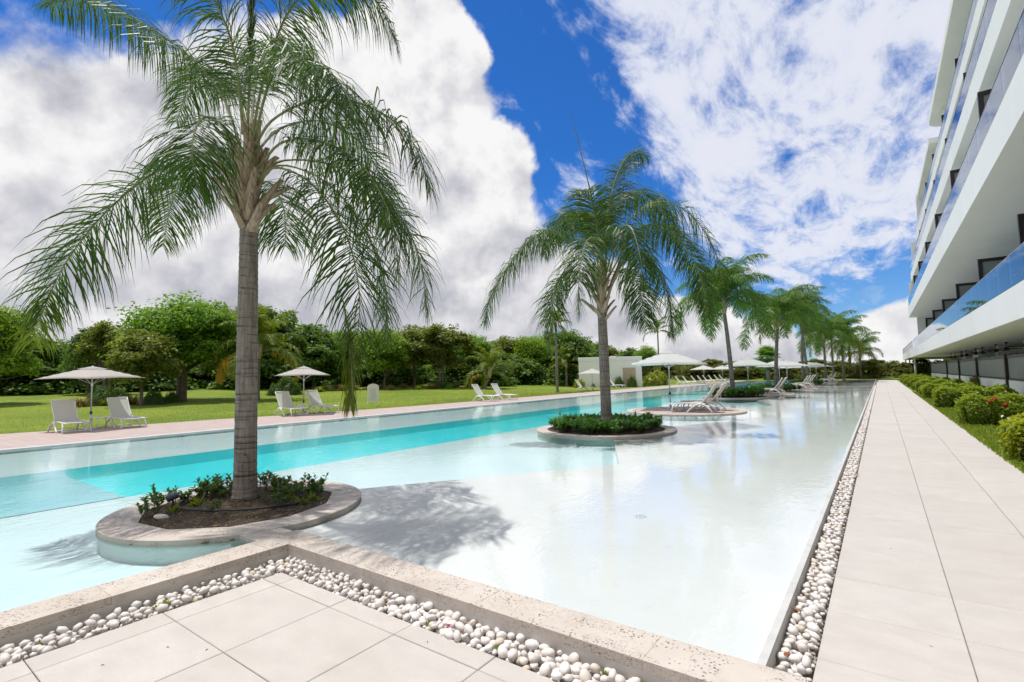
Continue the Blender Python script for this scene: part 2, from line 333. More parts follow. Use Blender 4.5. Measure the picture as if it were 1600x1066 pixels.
# ------------------------------------------------------------------ mesh helpers
def link(o): col.objects.link(o); return o
def tag(o, label=None, cat=None, group=None, kind=None):
    if label: o['label'] = label
    if cat: o['category'] = cat
    if group: o['group'] = group
    if kind: o['kind'] = kind
    return o
def empty(name, loc=(0, 0, 0), rz=0.0):
    o = bpy.data.objects.new(name, None); o.empty_display_size = .1; o.location = [float(v) for v in loc]; o.rotation_euler = (0, 0, rz); return link(o)
class MB:
    def __init__(s): s.v = []; s.f = []; s.m = []; s.t = []
    def add(s, vs, fs, m=0, t=.5):
        b = len(s.v); s.v += [tuple(float(c) for c in v) for v in vs]
        for f in fs: s.f.append(tuple(b+i for i in f)); s.m.append(m); s.t.append(t)
        return s
    def box(s, x0, x1, y0, y1, z0, z1, m=0, M=None):
        v = [(x, y, z) for z in (z0, z1) for y in (y0, y1) for x in (x0, x1)]
        if M is not None: v = [tuple(M @ Vector(q)) for q in v]
        return s.add(v, [(0, 2, 3, 1), (4, 5, 7, 6), (0, 1, 5, 4), (2, 6, 7, 3), (0, 4, 6, 2), (1, 3, 7, 5)], m)
    def tube(s, pts, rad, n=8, m=0, caps=True, squash=1.0, t=.5):
        P = [np.array(p, float) for p in pts]; k = len(P)
        if not hasattr(rad, '__len__'): rad = [rad]*k
        vs = []; prevU = None
        for i in range(k):
            T = P[min(i+1, k-1)] - P[max(i-1, 0)]; T = T/(np.linalg.norm(T)+1e-9)
            ref = prevU if prevU is not None else (np.array([0, 0, 1.0]) if abs(T[2]) < .9 else np.array([1.0, 0, 0]))
            U = ref - T*(ref@T); U /= np.linalg.norm(U)+1e-9; V = np.cross(T, U); prevU = U
            for j in range(n):
                a = 2*math.pi*j/n; vs.append(P[i] + (U*math.cos(a)*squash + V*math.sin(a))*rad[i])
        fs = [(i*n+j, i*n+(j+1) % n, (i+1)*n+(j+1) % n, (i+1)*n+j) for i in range(k-1) for j in range(n)]
        if caps: fs += [tuple(range(n))[::-1], tuple((k-1)*n+j for j in range(n))]
        return s.add(vs, fs, m, t)
    def lathe(s, prof, n=24, c=(0, 0), m=0, cap=True):
        vs = [(c[0]+r*math.cos(2*math.pi*j/n), c[1]+r*math.sin(2*math.pi*j/n), z) for r, z in prof for j in range(n)]
        k = len(prof); fs = [(i*n+j, i*n+(j+1) % n, (i+1)*n+(j+1) % n, (i+1)*n+j) for i in range(k-1) for j in range(n)]
        if cap: fs += [tuple((k-1)*n+j for j in range(n))]
        return s.add(vs, fs, m)
    def mesh(s, name, mats, smooth=False, tint=False):
        me = bpy.data.meshes.new(name); me.from_pydata(s.v, [], s.f); 
        for q in mats: me.materials.append(MATS[q])
        if len(mats) > 1: me.polygons.foreach_set('material_index', s.m)
        if smooth: me.polygons.foreach_set('use_smooth', [True]*len(s.f))
        if tint:
            at_ = me.attributes.new('tint', 'FLOAT', 'FACE'); at_.data.foreach_set('value', s.t)
        me.update(); return me
    def build(s, name, mats, parent=None, smooth=False, tint=False, bevel=0.0):
        if isinstance(mats, str): mats = [mats]
        o = link(bpy.data.objects.new(name, s.mesh(name, mats, smooth, tint)))
        if parent is not None: o.parent = parent
        if bevel:
            b = o.modifiers.new('bevel', 'BEVEL'); b.width = bevel; b.segments = 2; b.limit_method = 'ANGLE'; b.angle_limit = R(40)
        return o
def inst(name, me, parent=None, loc=(0, 0, 0), rot=(0, 0, 0), scale=(1, 1, 1)):
    o = link(bpy.data.objects.new(name, me)); o.location = [float(v) for v in loc]; o.rotation_euler = rot
    o.scale = scale if hasattr(scale, '__len__') else (scale,)*3
    if parent is not None: o.parent = parent
    return o
def copy_tree(o, parent=None):
    c = o.copy(); link(c); c.parent = parent
    for ch in list(o.children): copy_tree(ch, c)
    return c
def quad_mesh(name, V, mats, tint=None, midx=None):
    """V: (N,4,3) array of quads"""
    V = np.asarray(V, np.float32); n = len(V); me = bpy.data.meshes.new(name)
    me.vertices.add(n*4); me.vertices.foreach_set('co', V.reshape(-1))
    me.loops.add(n*4); me.loops.foreach_set('vertex_index', np.arange(n*4, dtype=np.int32))
    me.polygons.add(n); me.polygons.foreach_set('loop_start', np.arange(0, n*4, 4, dtype=np.int32)); 
    if tint is not None: me.attributes.new('tint', 'FLOAT', 'FACE').data.foreach_set('value', np.asarray(tint, np.float32))
    for q in mats: me.materials.append(MATS[q])
    if midx is not None: me.polygons.foreach_set('material_index', np.asarray(midx, np.int32))
    me.update(calc_edges=True); return me
def unit(a): return a/(np.linalg.norm(a, axis=-1, keepdims=True)+1e-9)
def leaves(P, Nrm, size, aspect=.55, seed=0, jitter=.9):
    """leaf-shaped quads (kite) at points P facing roughly Nrm"""
    g = np.random.default_rng(seed); n = len(P)
    nn = unit(Nrm + g.normal(0, jitter, (n, 3))); a = unit(np.cross(nn, g.normal(0, 1, (n, 3)))); b = np.cross(nn, a)
    L = (size*g.uniform(.65, 1.35, n))[:, None]; w = L*aspect
    return np.stack([P - a*L*.5, P + b*w*.5 + a*L*.05 + nn*L*.06, P + a*L*.5, P - b*w*.5 + a*L*.05 + nn*L*.06], 1)

def terrain(x, y):
    r = math.hypot(x, y); t = min(max((r-30)/52, 0), 1); t = t*t*(3-2*t)
    k = min(max(max(-x-25, y-92)/26, 0), 1); return .10 + 1.12*t*k
def onlawn(px, py):
    z = .1
    for _ in range(14): p = at(px, py, z); z = .6*z + .4*terrain(p[0], p[1])
    return np.array([p[0], p[1], terrain(p[0], p[1])])
def place(px, r, py=580):                   # a spot on the lawn, r metres from the camera in the direction of a photo column
    d = ray(px, py); h = np.array([d[0], d[1]]); h /= np.linalg.norm(h); x, y = h*r
    return np.array([x, y, terrain(x, y)])
def height_for(p, py_top):                  # how tall a thing on p is, when its top shows at that photo row
    lo, hi = 0.0, 40.0
    for _ in range(40):
        m = (lo+hi)/2; v = np.array([p[0], p[1], p[2]+m]) - EYE; y = 533 - FPX*(v@UP)/(v@FW)
        if y > py_top: lo = m
        else: hi = m
    return lo

# ================================================================== SETTING
# levels: paving 0, coping top .13, water .09, far deck .106
WZ, CT = .09, .13
XF = -17.75                                  # far pool edge
XW0, XW1 = -.645, -.605                      # weir wall towards the walk
YEND = 88.0
XL = -5.05                                   # pool side of the near-left coping arm
tag(MB().box(-600, 600, -400, 900, -1.2, -1.0).build('ground', 'earth'), kind='structure')

# lawn (one sheet to the horizon, open where pool, walk and building stand)
def build_lawn():
    xs = [-900, -600, -400, -280, -200, -160, -130, -110, -95, -85, -76, -68, -61, -55, -50, -45, -41, -37, -34, -31, -28.5, -26, -24, -22, -19.6, -12, -5, 1.74, 10, 20, 40, 80, 150, 300, 700]
    ys = [-400, -200, -100, -60, -40, -25, -15, -8, -2, 4, 9, 14, 19, 24, 30, 36, 43, 50, 58, 66, 75, 82, 89.2, 100, 112, 125, 140, 170, 220, 300, 450, 800, 1500]
    V = [(x, y, terrain(x, y) if x < -19 or y > 91 else .10) for y in ys for x in xs]; n = len(xs); F = []
    for j in range(len(ys)-1):
        for i in range(n-1):
            if xs[i] >= -19.7 and ys[j+1] <= 89.3: continue
            F.append((j*n+i, j*n+i+1, (j+1)*n+i+1, (j+1)*n+i))
    return tag(MB().add(V, F).build('lawn', 'lawn', smooth=True), kind='structure')
build_lawn()
verge = MB().add([(1.74, -30, -.012), (4.62, -30, -.012), (4.62, 89.2, -.012), (1.74, 89.2, -.012)], [(0, 1, 2, 3)]).build('grass_verge', 'lawn'); tag(verge, kind='structure')
tag(MB().box(4.62, 30, -30, 89.2, -.3, .02).build('terrace_floor', 'terrace'), kind='structure')

# deck along the far side of the pool
edge = [(-24.0, -40), (-24.0, 3), (-23.4, 6), (-22.9, 10), (-21.9, 14), (-21.4, 20), (-21.2, 40), (-21.0, 89.2)]
dk = MB()
for (a, b), (c, d) in zip(edge[:-1], edge[1:]): dk.add([(a, b, .106), (XF-.28, b, .106), (XF-.28, d, .106), (c, d, .106)], [(0, 1, 2, 3)])
dk.add([(XF-.28, 88.3, .106), (-.4, 88.3, .106), (-.4, 89.4, .106), (XF-.28, 89.4, .106)], [(0, 1, 2, 3)])
tag(dk.build('pool_deck', 'deck_paver'), kind='structure')

# paving: substrate, then tiles of their own
pav = MB().box(-4.405, 1.735, -12, 2.50, -.3, -.014).box(-.402, 1.735, 2.50, 89.2, -.3, -.014).build('paving', 'joint'); tag(pav, kind='structure')
TS = .7225; GAP = .0045
def tile_mesh(w, d):
    mb = MB(); b = .004; x, y = w/2-GAP/2, d/2-GAP/2
    mb.add([(-x, -y, -.02), (x, -y, -.02), (x, y, -.02), (-x, y, -.02), (-x, -y, -b), (x, -y, -b), (x, y, -b), (-x, y, -b), (-x+b, -y+b, 0), (x-b, -y+b, 0), (x-b, y-b, 0), (-x+b, y-b, 0)],
           [(0, 1, 5, 4), (1, 2, 6, 5), (2, 3, 7, 6), (3, 0, 4, 7), (4, 5, 9, 8), (5, 6, 10, 9), (6, 7, 11, 10), (7, 4, 8, 11), (8, 9, 10, 11)])
    return mb.mesh('tile', ['paving_stone'])
tcache = {}
def tile(x0, x1, y0, y1):
    k = (round(x1-x0, 3), round(y1-y0, 3))
    if k not in tcache: tcache[k] = tile_mesh(*k)
    inst('tile', tcache[k], pav, ((x0+x1)/2, (y0+y1)/2, random.uniform(-.0012, .0012)), (random.uniform(-.0007, .0007), random.uniform(-.0007, .0007), 0))
wx = [-.402, .33, 1.05, 1.735]
row = 0; y = 4.27 - TS*6
while y < 45:
    for i in range(3): tile(wx[i], wx[i+1], y, y+TS)
    y += TS
ywalk = y
far = MB()
while y < 89: 
    for i in range(3): far.add([(wx[i]+.003, y+.003, 0), (wx[i+1]-.003, y+.003, 0), (wx[i+1]-.003, y+TS-.003, 0), (wx[i]+.003, y+TS-.003, 0)], [(0, 1, 2, 3)])
    y += TS
tag(far.build('tile', 'paving_stone', pav), kind='stuff')
fx = [-4.405, -4.17] + [-4.17+.7265*k for k in range(1, 6)] + [-.402]
fy = [2.50, 2.33] + [2.33-.752*k for k in range(1, 7)]
for i in range(len(fx)-1):
    for j in range(len(fy)-1): tile(fx[i], fx[i+1], fy[j+1], fy[j])

# pool basin
def sheet(name, poly, z, m, zf=None):
    return tag(MB().add([(x, y, z if zf is None else zf(x, y)) for x, y in poly], [tuple(range(len(poly)))]).build(name, m), kind='structure')
LA, LB = -13.35, -9.85                       # lane
BE = [(-5.9, 3.0), (-6.45, 4.85), (-3.95, 8.65), (-5.25, 11.3), (-6.6, 14), (-5.0, 16.3), (-3.7, 18.3), (-5.3, 20.6), (-6.6, 21.5), (-4.6, 24), (-4.2, 27), (-5.6, 30.5), (-5.2, 36), (-4.6, 42), (-5.3, 50), (-5.0, YEND)]
ZS, ZL, ZB = -.11, -.17, .05
ZG = .005
sheet('pool_floor_beach', BE + [(XW0, YEND), (XW0, 3.0)], ZB, 'beach_floor')
sheet('pool_floor_shelf', [(LB, -15), (XL+.05, -15), (XL+.05, 3.02)] + BE + [(LB, YEND)], ZS, 'shelf_floor')
mb = MB()
for (a, b), (c, d) in zip(BE[:-1], BE[1:]): mb.add([(a, b, ZS), (c, d, ZS), (c, d, ZB), (a, b, ZB)], [(0, 1, 2, 3)])
tag(mb.build('pool_step', 'beach_floor'), kind='structure')
sheet('pool_floor_lane', [(LA, 2.95), (LB, 2.95), (LB, YEND), (LA, YEND)], ZL, 'lane_floor')
sheet('pool_floor_entry', [(LA, -15), (LB, -15), (LB, 2.95), (LA, 2.95)], -.10, 'lane_step')
sheet('pool_floor_ledge', [(XF, -15), (LA, -15), (LA, YEND), (XF, YEND)], ZG, 'far_shelf_floor')
mb = MB(); mb.add([(LA+.42, 2.95, ZL+.004), (LA+.42, YEND, ZL+.004), (LA, YEND, ZG), (LA, 2.95, ZG)], [(0, 1, 2, 3)]); mb.add([(LB, 2.95, ZL), (LB, YEND, ZL), (LB, YEND, ZS), (LB, 2.95, ZS)], [(3, 2, 1, 0)])
mb.add([(LA, 2.95, ZL), (LB, 2.95, ZL), (LB, 2.95, -.1), (LA, 2.95, -.1)], [(0, 1, 2, 3)])
tag(mb.build('pool_lane_wall', 'lane_wall'), kind='structure')
mb = MB(); mb.add([(LA+.38, -15, -.097), (LA+.38, 2.95, -.097), (LA, 2.95, ZG), (LA, -15, ZG)], [(0, 1, 2, 3)])
mb.add([(LB, -15, -.112), (LB, 2.95, -.112), (LB, 2.95, ZS), (LB, -15, ZS)], [(3, 2, 1, 0)])
tag(mb.build('pool_entry_wall', 'lane_step'), kind='structure')
mb = MB(); mb.add([(XF, -15, ZG), (XF, YEND, ZG), (XF, YEND, .085), (XF, -15, .085)], [(0, 1, 2, 3)])
mb.add([(XF, YEND, -.4), (XW0, YEND, -.4), (XW0, YEND, .085), (XF, YEND, .085)], [(0, 1, 2, 3)]); tag(mb.build('pool_wall', 'far_shelf_floor'), kind='structure')
tag(MB().add([(XF, -15, WZ), (XL+.02, -15, WZ), (XL+.02, 3.03, WZ), (XF, 3.03, WZ), (XW0, 3.03, WZ), (XW0, YEND, WZ), (XF, YEND, WZ)], [(0, 1, 2, 3), (3, 2, 4, 5, 6)]).build('pool_water', 'water'), kind='structure')
# white rim of the far edge
tag(MB().box(XF-.28, XF-.002, -15, 88.3, -.2, .118).build('pool_rim', 'weir_concrete'), 'pale overflow rim along the pinkish pool deck', kind='structure')
# thin wall the water spills over beside the long pebble bed
tag(MB().box(XW0+.001, XW1+.006, 3.05, 88, -.12, .094).build('overflow_wall', 'weir_concrete'), 'thin grey concrete overflow wall between the pool and the pebble strip by the walk', 'wall')

# near coping: an L of travertine slabs on a plastered wall
cop = empty('pool_coping', (-4.9, 2.88, 0)); tag(cop, 'pitted beige travertine coping turning a corner around the foreground paving', 'coping')
def child(mb, name, m, par, **k):
    o = mb.build(name, m, par, **k); o.matrix_parent_inverse = Matrix.Translation(-Vector(par.location)); return o
mb = MB(); mb.box(-5.052, -4.703, -15, 3.037, -.2, CT-.0625); mb.box(-4.703, -.43, 2.733, 3.037, -.2, CT-.0625); child(mb, 'plaster_wall', 'grey_plaster', cop)
def slab(x0, x1, y0, y1): child(MB().box(x0, x1, y0, y1, CT-.062, CT), 'coping_slab', 'travertine', cop, bevel=.0022)
cuts = [-4.70, -3.55, -2.35, -1.15, -.395]
for a, b in zip(cuts[:-1], cuts[1:]): slab(a+.0005, b-.0005, 2.73, 3.04)
slab(-5.055, -4.7008, 2.55, 3.04)
yy = 2.548
while yy > -12: slab(-5.055, -4.70, yy-1.2, yy-.001); yy -= 1.201
child(MB().box(-5.62, -5.057, 2.62, 3.0, CT-.062, CT-.004), 'coping_slab', 'travertine', cop, bevel=.0022)              # short arm reaching the round bed

# drain channel and low dam across the pool farther on
tag(MB().box(-7.0, XW0-.002, 55.8, 56.1, -.2, .10).build('pool_dam', 'weir_concrete'), 'low concrete sill crossing the far shallow water', 'sill')
dr = empty('floor_drain', at(1000, 807, ZB)); tag(dr, 'small round perforated drain set in the white shallow pool floor', 'drain')
o = MB().lathe([(.085, -.03), (.085, .003), (.075, .006)], 24).build('drain_cover', 'white_resin', dr)
mb = MB()
for i in range(16):
    a = i*2.399; r = .018*math.sqrt(i); mb.lathe([(.006, .0062), (.006, .0072)], 8, (r*math.cos(a), r*math.sin(a)))
mb.build('drain_holes', 'dark_metal', dr)

# ------------------------------------------------------------------ round beds in the pool
def ring(name, label, c, r_out, r_in, seg_in, soil, loc_z=CT):
    e = empty(name, (c[0], c[1], 0)); tag(e, label, 'planter' if soil == 'mulch' else 'island', None)
    n = 96; k = 9
    for q in range(k):                       # coping stones of the ring
        mb = MB(); vs = []; m = n//k+1; a0, a1 = 2*math.pi*q/k+.0004, 2*math.pi*(q+1)/k-.0004
        def rin(a):
            w = 2*math.pi/seg_in; t = (a % w)-w/2; return r_in*math.cos(w/2)/math.cos(t)
        for i in range(m+1):
            a = a0+(a1-a0)*i/m; ca, sa = math.cos(a), math.sin(a); ri = rin(a)
            vs += [(ri*ca, ri*sa, loc_z-.065), (ri*ca, ri*sa, loc_z), (r_out*ca, r_out*sa, loc_z), (r_out*ca, r_out*sa, loc_z-.065)]
        fs = []
        for i in range(m):
            b = i*4
            for u in range(4): fs.append((b+u, b+4+u, b+4+(u+1) % 4, b+(u+1) % 4))
        fs += [(0, 1, 2, 3), tuple(m*4+u for u in (3, 2, 1, 0))]
        mb.add(vs, fs).build('coping_stone', 'travertine', e)
    MB().lathe([(r_out-.02, -.3), (r_out-.02, loc_z-.064)], 72, cap=False).build('planter_wall' if soil == 'mulch' else 'island_wall', 'island_wall', e, smooth=True)
    if soil == 'mulch':
        mb = MB(); nr, na = 12, 48; vs = []; g = np.random.default_rng(int(abs(c[1])*10))
        for i in range(nr+1):
            for j in range(na):
                a = 2*math.pi*j/na; rr = (r_in+.03)*i/nr; hgt = .112+.05*(1-(i/nr)**2)+g.normal(0, .006)
                vs.append((rr*math.cos(a), rr*math.sin(a), hgt))
        fs = [(i*na+j, i*na+(j+1) % na, (i+1)*na+(j+1) % na, (i+1)*na+j) for i in range(nr) for j in range(na)]
        mb.add(vs, fs).build('soil', 'mulch', e, smooth=True)
    else:
        MB().lathe([(r_in+.04, loc_z-.1), (r_in+.04, loc_z-.012)], 64).build('island_floor', 'deck_paver', e)
    return e
I1R = 1.46; I1 = (-6.72, 3.28); I2 = (-6.5, 13.4); I3 = (-6.65, 21.2)
ring('round_planter', 'round travertine planter joined to the pool coping, soil with sparse young shrubs', I1, I1R, I1R-.36, 11, 'mulch')
ring('round_planter', 'round travertine planter packed with dense dark green ground cover under a palm', I2, 1.97, 1.66, 40, 'mulch')
ring('lounger_island', 'round pink-paved island in the pool with two loungers and a parasol', I3, 2.35, 2.12, 48, 'paver')
far_islands = [((-7.3, 33.4), 2.0, 'mulch'), ((-6.6, 37.6), 2.0, 'paver'), ((-6.4, 42.3), 1.9, 'mulch'), ((-6.3, 49.0), 2.0, 'paver'), ((-6.2, 60.8), 2.0, 'mulch'), ((-7.3, 66.0), 1.9, 'mulch'), ((-6.4, 54.2), 1.8, 'paver'), ((-6.3, 73.0), 2.0, 'paver'), ((-6.3, 80.5), 2.0, 'paver')]
words = ['third', 'fourth', 'fifth', 'sixth', 'seventh', 'eighth', 'ninth', 'tenth', 'eleventh', 'twelfth']
nth = {'mulch': 3, 'paver': 2}; NW = {2: 'second', 3: 'third', 4: 'fourth', 5: 'fifth', 6: 'sixth', 7: 'seventh'}
for c, r, s in sorted(far_islands, key=lambda t: t[0][1]):
    k = NW[nth[s]]; nth[s] += 1
    if s == 'mulch': ring('round_planter', f'{k} round palm planter along the pool, counted from the coping corner', c, r, r-.3, 40, s)
    else: ring('lounger_island', f'{k} paved lounger island along the pool, counted from the coping corner', c, r, r-.22, 40, s)

# ------------------------------------------------------------------ pebbles
def pebble_mesh(seed, sub=2):
    g = np.random.default_rng(seed); bm = bmesh.new(); bmesh.ops.create_icosphere(bm, subdivisions=sub, radius=.5)
    ax = np.array([1.0, g.uniform(.68, .9), g.uniform(.5, .72)]); ph = g.uniform(0, 6.3, 6)
    for v in bm.verts:
        p = np.array(v.co)*2; k = 1+.07*math.sin(2.1*p[0]+ph[0])+.06*math.sin(2.6*p[1]+ph[1]+p[2])+.04*math.sin(3.4*p[2]+ph[2])
        v.co = Vector(np.array(v.co)*ax*k)
    me = bpy.data.meshes.new('pebble'); bm.to_mesh(me); bm.free(); me.polygons.foreach_set('use_smooth', [True]*len(me.polygons)); me.materials.append(MATS['pebble']); return me
PM = [pebble_mesh(s) for s in range(8)]
PL = []
for s in range(5):
    m_ = pebble_mesh(s+20, 1); v = np.empty(len(m_.vertices)*3, np.float32); m_.vertices.foreach_get('co', v); PL.append((v.reshape(-1, 3), np.array([list(p.vertices) for p in m_.polygons]))); bpy.data.meshes.remove(m_)
def rotm(e): return np.array(Matrix.Rotation(e[2], 3, 'Z') @ Matrix.Rotation(e[1], 3, 'Y') @ Matrix.Rotation(e[0], 3, 'X'))
def pebble_field(parent, rects, size, n_try, near_key, seed, keep=296):
    g = np.random.default_rng(seed); pts = []; cell = {}
    area = np.array([(b-a)*(d-c) for a, b, c, d in rects]); pr = area/area.sum()
    for layer, (dens, z0) in enumerate(((1.0, -.060), (.9, -.022), (.45, .006))):
        cell.clear(); 
        for _ in range(int(n_try*dens)):
            a, b, c, d = rects[g.choice(len(rects), p=pr)]; s = size*g.choice([.62, .8, 1.0, 1.18], p=[.25, .32, .31, .12])*g.uniform(.88, 1.1)
            x, y = g.uniform(a+s*.36, b-s*.36), g.uniform(c, d); k = (int(x/size), int(y/size)); ok = True
            for i in (-1, 0, 1):
                for j in (-1, 0, 1):
                    for (x2, y2, s2) in cell.get((k[0]+i, k[1]+j), ()):
                        if (x-x2)**2+(y-y2)**2 < ((s+s2)*.405)**2: ok = False
            if not ok: continue
            cell.setdefault(k, []).append((x, y, s)); pts.append((x, y, z0+g.uniform(-.006, .008)+s*.12, s))
    pts.sort(key=lambda p: near_key(p)+(0 if p[2] > -.045 else 3))
    for x, y, z, s in pts[:keep]:
        inst('pebble', PM[g.integers(len(PM))], parent, (x, y, z), (g.normal(0, .35), g.normal(0, .35), g.uniform(0, 6.28)), (s, s, s))
    Vs, Fs, T = [], [], []; nv = 0
    for x, y, z, s in pts[keep:]:
        v, f = PL[g.integers(len(PL))]; Vs.append((v*s)@rotm((g.normal(0, .35), g.normal(0, .35), g.uniform(0, 6.28))).T+np.array([x, y, z])); Fs.append(f+nv); nv += len(v); T += [g.uniform()]*len(f)
    if Vs:
        me = bpy.data.meshes.new('pebble'); me.from_pydata(np.concatenate(Vs).tolist(), [], np.concatenate(Fs).tolist())
        me.attributes.new('tint', 'FLOAT', 'FACE').data.foreach_set('value', T); me.polygons.foreach_set('use_smooth', [True]*len(me.polygons)); me.materials.append(MATS['pebble_mass'])
        o = link(bpy.data.objects.new('pebble', me)); o.parent = parent; tag(o, kind='stuff')
bedL = tag(MB().box(-4.714, -4.407, -12, 2.744, -.3, -.09).box(-4.407, -.43, 2.502, 2.744, -.3, -.09).build('pebble_bed', 'grit'), kind='structure')
bedR = tag(MB().box(XW1+.008, -.404, 3.05, 88, -.3, -.09).build('pebble_bed', 'grit'), kind='structure')
pebble_field(bedL, [(-4.71, -4.41, .1, 2.50), (-4.71, -.45, 2.505, 2.735)], .080, 5200, lambda p: math.hypot(p[0], p[1]), 3)
pebble_field(bedR, [(XW1+.006, -.407, 3.06, 16)], .070, 9000, lambda p: p[1], 4)
pebble_field(bedR, [(XW1+.006, -.407, 16, 60)], .085, 7000, lambda p: p[1], 5, keep=0)

# ================================================================== PALMS
def catmull(P, n):
    P = np.array(P, float); Q = np.vstack([2*P[0]-P[1], P, 2*P[-1]-P[-2]]); seg = len(P)-1; out = []
    for i in range(n+1):
        u = i/n*seg; k = min(int(u), seg-1); t = u-k; a, b, c, d = Q[k], Q[k+1], Q[k+2], Q[k+3]
        out.append(.5*((2*b)+(c-a)*t+(2*a-5*b+4*c-d)*t*t+(3*b-a-3*c+d)*t**3))
    return np.array(out)
def frond_mesh(path, npair, leaf_len, width=.026, droop=.75, t0=.2, spread=1.0, seed=0, mats=('frond', 'midrib'), rw=.020, segs=4, tint0=0.0, plum=.35):
    """a feather palm leaf: rachis tube and drooping strap leaflets"""
    g = np.random.default_rng(seed); n = 44; C = catmull(path, n)
    sl = np.r_[0, np.cumsum(np.linalg.norm(np.diff(C, axis=0), axis=1))]; Ltot = sl[-1]
    mb = MB(); rad = [rw*(1-.82*i/n) for i in range(0, n+1, 2)]; rad[0] *= 1.5
    mb.tube(C[::2], rad, 5, 1, caps=True)
    V = []; T = []
    for i in range(npair):
        for s in (-1, 1):
            u = t0+(1-t0)*(i+g.uniform(-.4, .4)+.5)/npair; u = min(max(u, t0), .999)
            d = u*Ltot; k = min(int(np.searchsorted(sl, d)), n); k = max(k, 1); f = (d-sl[k-1])/(sl[k]-sl[k-1]+1e-9)
            p = C[k-1]*(1-f)+C[k]*f; Tn = unit(C[k]-C[k-1]); S = np.cross(Tn, [0, 0, 1.0])
            if np.linalg.norm(S) < .15: S = np.cross(Tn, RT*.3+np.array([.8, .5, 0]))
            S = unit(S)*s; N = np.cross(S, Tn)*s
            w = (u-t0)/(1-t0); prof = min(1, .35+2.6*w)*(1-.72*max(0, (w-.55)/.45)**1.6)
            ang = R(74-30*w+g.normal(0, 8))*spread; lift = g.choice([-.34, -.05, .26])*plum/.35+g.normal(0, .14)
            D = unit(Tn*math.cos(ang)+S*math.sin(ang)+N*lift*math.sin(ang))
            L = leaf_len*prof*g.uniform(.82, 1.12); q = p.copy(); dv = D; pts = [q]; ws = []
            st = L/segs; dr = droop*g.uniform(.6, 1.25)*(1-.45*abs(Tn[2]))*1.22
            for m in range(segs):
                wgt = dr*((m+.6)/segs)**1.1*.62; dv = unit(dv*(1-min(wgt, .9))+np.array([0, 0, -1.0])*wgt); q = q+dv*st; pts.append(q)
            wv = np.cross(D, N); wv = unit(wv+g.normal(0, .25, 3)); W = width*(.75+.5*prof)*g.uniform(.8, 1.15)
            prf = [.55, 1.0, .88, .55, .06] if segs == 4 else [.6, 1.0, .7, .06]
            tt = min(1, max(0, tint0+g.beta(2, 2.6)))
            vs = []
            for m in range(segs+1): vs += [pts[m]-wv*W*prf[m]*.5, pts[m]+wv*W*prf[m]*.5]
            mb.add(vs, [(2*m, 2*m+1, 2*m+3, 2*m+2) for m in range(segs)], 0, tt)
    return mb.mesh('frond', list(mats), smooth=False, tint=True)
def spread_curve(az, el, L, sag, n=6, start=(0, 0, 0), twist=0.0):
    p = np.array(start, float); pts = [p]; e = el
    for i in range(n):
        a = az+twist*i/n; st = L/n; p = p+np.array([math.cos(a)*math.cos(e), math.sin(a)*math.cos(e), math.sin(e)])*st; pts.append(p)
        e -= sag*(.35+1.1*(i+1)/n)/n*1.35; e = max(e, R(-86))
    return pts
def trunk_prof(h, r0, r1, bell=.08, step=.085, seed=0, flare=.2):
    g = np.random.default_rng(seed); pr = []; z = -.15
    while z < h:
        t = max(z, 0)/h; r = r0+(r1-r0)*min(1, t*1.15)+(r0*flare)*math.exp(-max(z, 0)/.16)+bell*r0*math.sin(t*3.1)*.4
        k = g.uniform(.0, .012); pr += [(r*1.0, z), (r*(1.012+k), z+step*.55), (r*(1.02+k), z+step*.82), (r*.985, z+step*.97)]; z += step*g.uniform(.8, 1.2)
    return pr
def bend(mb, dx, dy, h):
    mb.v = [(x+dx*(max(z, 0)/h)**1.6, y+dy*(max(z, 0)/h)**1.6, z) for x, y, z in mb.v]; return mb

def boot_mesh(seed):
    g = np.random.default_rng(seed); mb = MB(); n = 7; vs = []
    for i in range(n+1):
        t = i/n; w = .17*(1-t*.78)+.012; z = .62*t; out = .02+.24*t**1.45+.02*math.sin(t*5+seed); 
        for u in (-1, -.5, 0, .5, 1): vs.append((out+.045*(1-u*u)*(1-t*.4)-.03*abs(u), u*w*.62, z+g.normal(0, .008)))
    fs = [(i*5+j, i*5+j+1, (i+1)*5+j+1, (i+1)*5+j) for i in range(n) for j in range(4)]
    mb.add(vs, fs); b = len(vs); 
    mb.add([(x-.028, y*.9, z) for x, y, z in vs], [tuple(reversed(f)) for f in fs])
    return mb.mesh('leaf_base', ['leaf_base'], smooth=True)
BOOTS = [boot_mesh(s) for s in range(4)]
def boots(parent, z0, z1, r0, r1, n, seed, sc=1.0, c=(0, 0)):
    g = np.random.default_rng(seed)
    for i in range(n):
        t = i/(n-1); z = z0+(z1-z0)*t; a = i*2.399+g.normal(0, .15); r = r0+(r1-r0)*t-.035*sc
        s = sc*(.92+.25*t)*g.uniform(.8, 1.15)
        inst('leaf_base', BOOTS[i % 4], parent, (c[0]+r*math.cos(a), c[1]+r*math.sin(a), z), (g.normal(0, .10), g.normal(.34-.48*t, .12), a), (s, s, s*g.uniform(.85, 1.25)))

